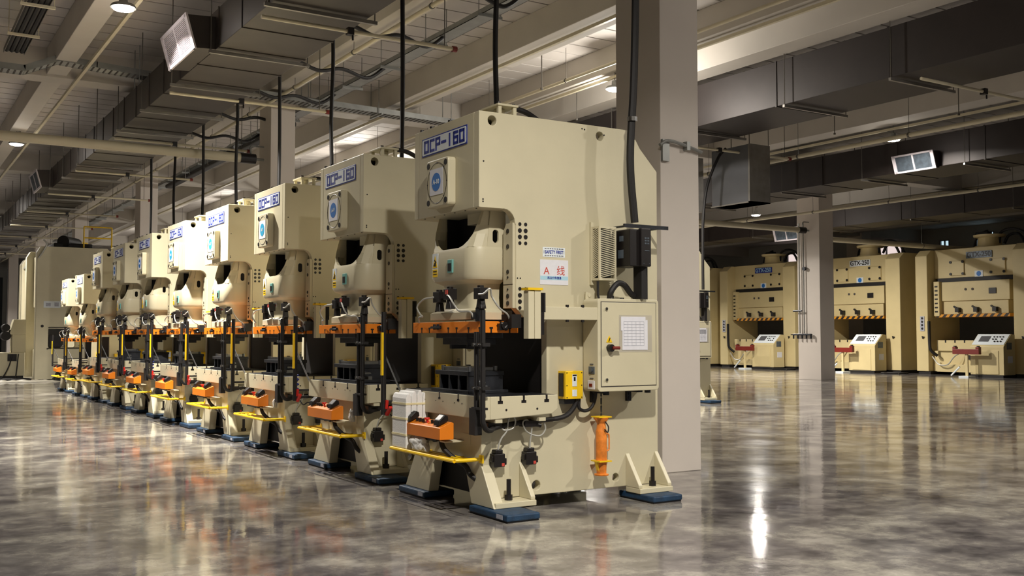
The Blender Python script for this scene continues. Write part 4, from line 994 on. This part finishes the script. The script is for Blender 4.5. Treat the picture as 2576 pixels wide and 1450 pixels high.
# big presses and clutter at the far end of the row
def far_press(loc, label, dp):
    t = thing('straight_side_press', loc, label, 'press')
    f = B(); ol = [(0, .02), (2.6, .02), (2.6, 4.4), (2.35, 4.72), (.12, 4.72), (0, 4.5)]
    f.prism(ol, 'y', 0, .35, [rrect(.42, 1.75, 1.12, 1.85, .08)]); f.prism(ol, 'y', dp - .35, dp, [rrect(.42, 1.75, 1.12, 1.85, .08)])
    f.box(.25, 2.4, .35, dp - .35, 2.6, 4.5); f.box(.25, 2.4, .35, dp - .35, .02, 1.05)
    f.build('frame', 'cream', t, .02)
    B().box(.38, .42, -.02, .0, 1.08, 1.12).tube([(.42, -.02, 1.12), (1.75, -.02, 1.12)], .02, 6).tube([(.42, -.02, 1.85), (1.75, -.02, 1.85)], .02, 6).build('opening_rail', 'black', t)
    B().box(.44, .85, .0, .1, 1.14, 1.6).build('window_guard', 'rubber', t, .03)
    n = B().box(.25, .8, -.008, 0, 2.55, 2.78).build('notice_plate', 'white', t)
    B().box(.32, .48, -.012, -.008, 2.6, 2.72).box(.6, .74, -.012, -.008, 2.6, 2.74).build('plate_print', 'ink', n)
    B().cyl((.22, -.01, 1.9), (.22, .01, 1.9), .05, n=12).build('lifting_hole', 'black', t)
    B().box(.6, 1.9, .4, 2.8, 4.5, 4.9).cyl((.9, .4, 4.95), (1.5, 1.4, 4.95), .22, n=12).build('drive_motor', 'rubber', t, .03)
    r_ = B()
    for x in (1.55, 2.5): r_.cyl((x, .1, 4.72), (x, .1, 5.5), .025, n=6)
    for z in (5.1, 5.5): r_.cyl((1.55, .1, z), (2.5, .1, z), .025, n=6)
    r_.build('platform_railing', 'yellow', t)
    B().tube([(.05, -.05, 4.3), (.2, -.08, 4.55), (.3, -.08, 4.8), (.2, -.05, 4.95)], .03, 7).build('hose', 'cable', t)
    return t
far_press((4.72, 39.2, 0), 'tall cream press standing sideways past the end of the row, window through its side', 3.2)
p2 = far_press((5.02, 46.2, 0), 'second tall cream press at the far left, mostly hidden by the one before it', 1.0)
t = thing('feeder_machine', (3.75, 40.6, 0), 'small cream feeder machine with dark coil at the far left edge', 'machine')
B().box(0, .8, 0, .9, .12, .95).box(.4, .85, .1, .8, .95, 1.6).prism([(.3, 1.6), (.85, 1.6), (.85, 2.15), (.45, 2.15)], 'y', .1, .7).build('feeder_body', 'cream', t, .01)
B().cyl((.2, .1, 1.55), (.2, .7, 1.55), .16, n=14).cyl((.2, .1, 1.85), (.2, .7, 1.85), .13, n=14).box(.25, .55, -.02, 0, .65, .9).build('feed_rollers', 'rubber', t)
B().box(.02, .78, .02, .88, 0, .12).build('feeder_base', 'rubber', t)
B().tube([(.4, -.02, .9), (.3, -.1, .5), (.1, -.15, .1), (-.1, -.2, .03)], .02, 6).tube([(.6, -.02, .9), (.55, -.1, .4), (.5, -.2, .05)], .02, 6).build('feeder_hose', 'rubber', t)
# plastic sheeting and cables on the floor by the far press
def heap(loc, sx, sy, hgt, name, material, label, cat, seed):
    from mathutils import noise as nz
    nx, ny = 40, 16; b = B(); vs = []
    for i in range(nx + 1):
        for j in range(ny + 1):
            u, v = i / nx, j / ny; e = min(u, 1 - u, v, 1 - v) * 5
            z = .006 + hgt * min(1, e) * (.35 + .65 * abs(nz.noise(Vector((u * 7 + seed, v * 3, seed)))) * 2.)
            vs.append((u * sx, v * sy + .12 * nz.noise(Vector((u * 4, seed, 0))), z))
    fs = [(i * (ny + 1) + j, (i + 1) * (ny + 1) + j, (i + 1) * (ny + 1) + j + 1, i * (ny + 1) + j + 1) for i in range(nx) for j in range(ny)]
    bot = [(x, y, 0.002) for x, y, z in vs]; n = len(vs)
    b.add(vs, fs, True); b.add(bot, [tuple(reversed(f)) for f in fs])
    return tag(b.build(name, material, None, loc=loc), label, cat)
heap((3.1, 37.6, 0), 2.3, .9, .06, 'plastic_sheet', 'clear', 'crumpled pale plastic sheet on the floor before the far press', 'sheet', 2)
heap((5.2, 38.0, 0), .8, .7, .42, 'dark_bag', 'rubber', 'dark bag slumped on the floor against the far press', 'bag', 5)
for i, (x, y) in enumerate(((3.6, 38.9), (34.9, 26.6), (34.9, 32.6))):
    t = tag(B().tube([(0, 0, .03), (.5, .5, .03), (.2, 1.0, .03), (.9, 1.3, .03), (1.0, .4, .03), (.5, .2, .04), (.1, .8, .03)], .03, 6).build('floor_cable', 'rubber', None, loc=(x, y, 0)), ['loose black cables on the floor at the far left', 'loose black cables on the floor between the two right large presses', 'loose black cables on the floor by the background column'][i], 'cable')
# far wall lettering panel and stripe
t = tag(B().box(8.9, 9.6, 91.9, 91.99, 2.2, 7).build('wall_banner', 'greygl'), 'grey banner with dark upright lettering on the far wall', 'banner')
text('UNIT', .9, 'black', t, 'banner_lettering', (9.25, 91.88, 5.4), Matrix(((0, 1, 0), (0, 0, -1), (-1, 0, 0))), .004)
# free-standing rods from the ceiling over the right half
for i, (x, y) in enumerate(((11.3, 17), (11.5, 13.5), (13.5, 22), (13.6, 19), (20.0, 17), (20.3, 19.5), (20.6, 14), (24.5, 24), (25.6, 21))):
    tag(B().cyl((0, 0, 0), (0, 0, .95), .012, n=6).cyl((0, 0, -.03), (0, 0, .01), .03, n=6).build('threaded_rod', 'rod', None, loc=(x, y, 6.56)), 'thin threaded rod hanging bare from the ceiling deck', 'rod', 'bare threaded rods under the ceiling')
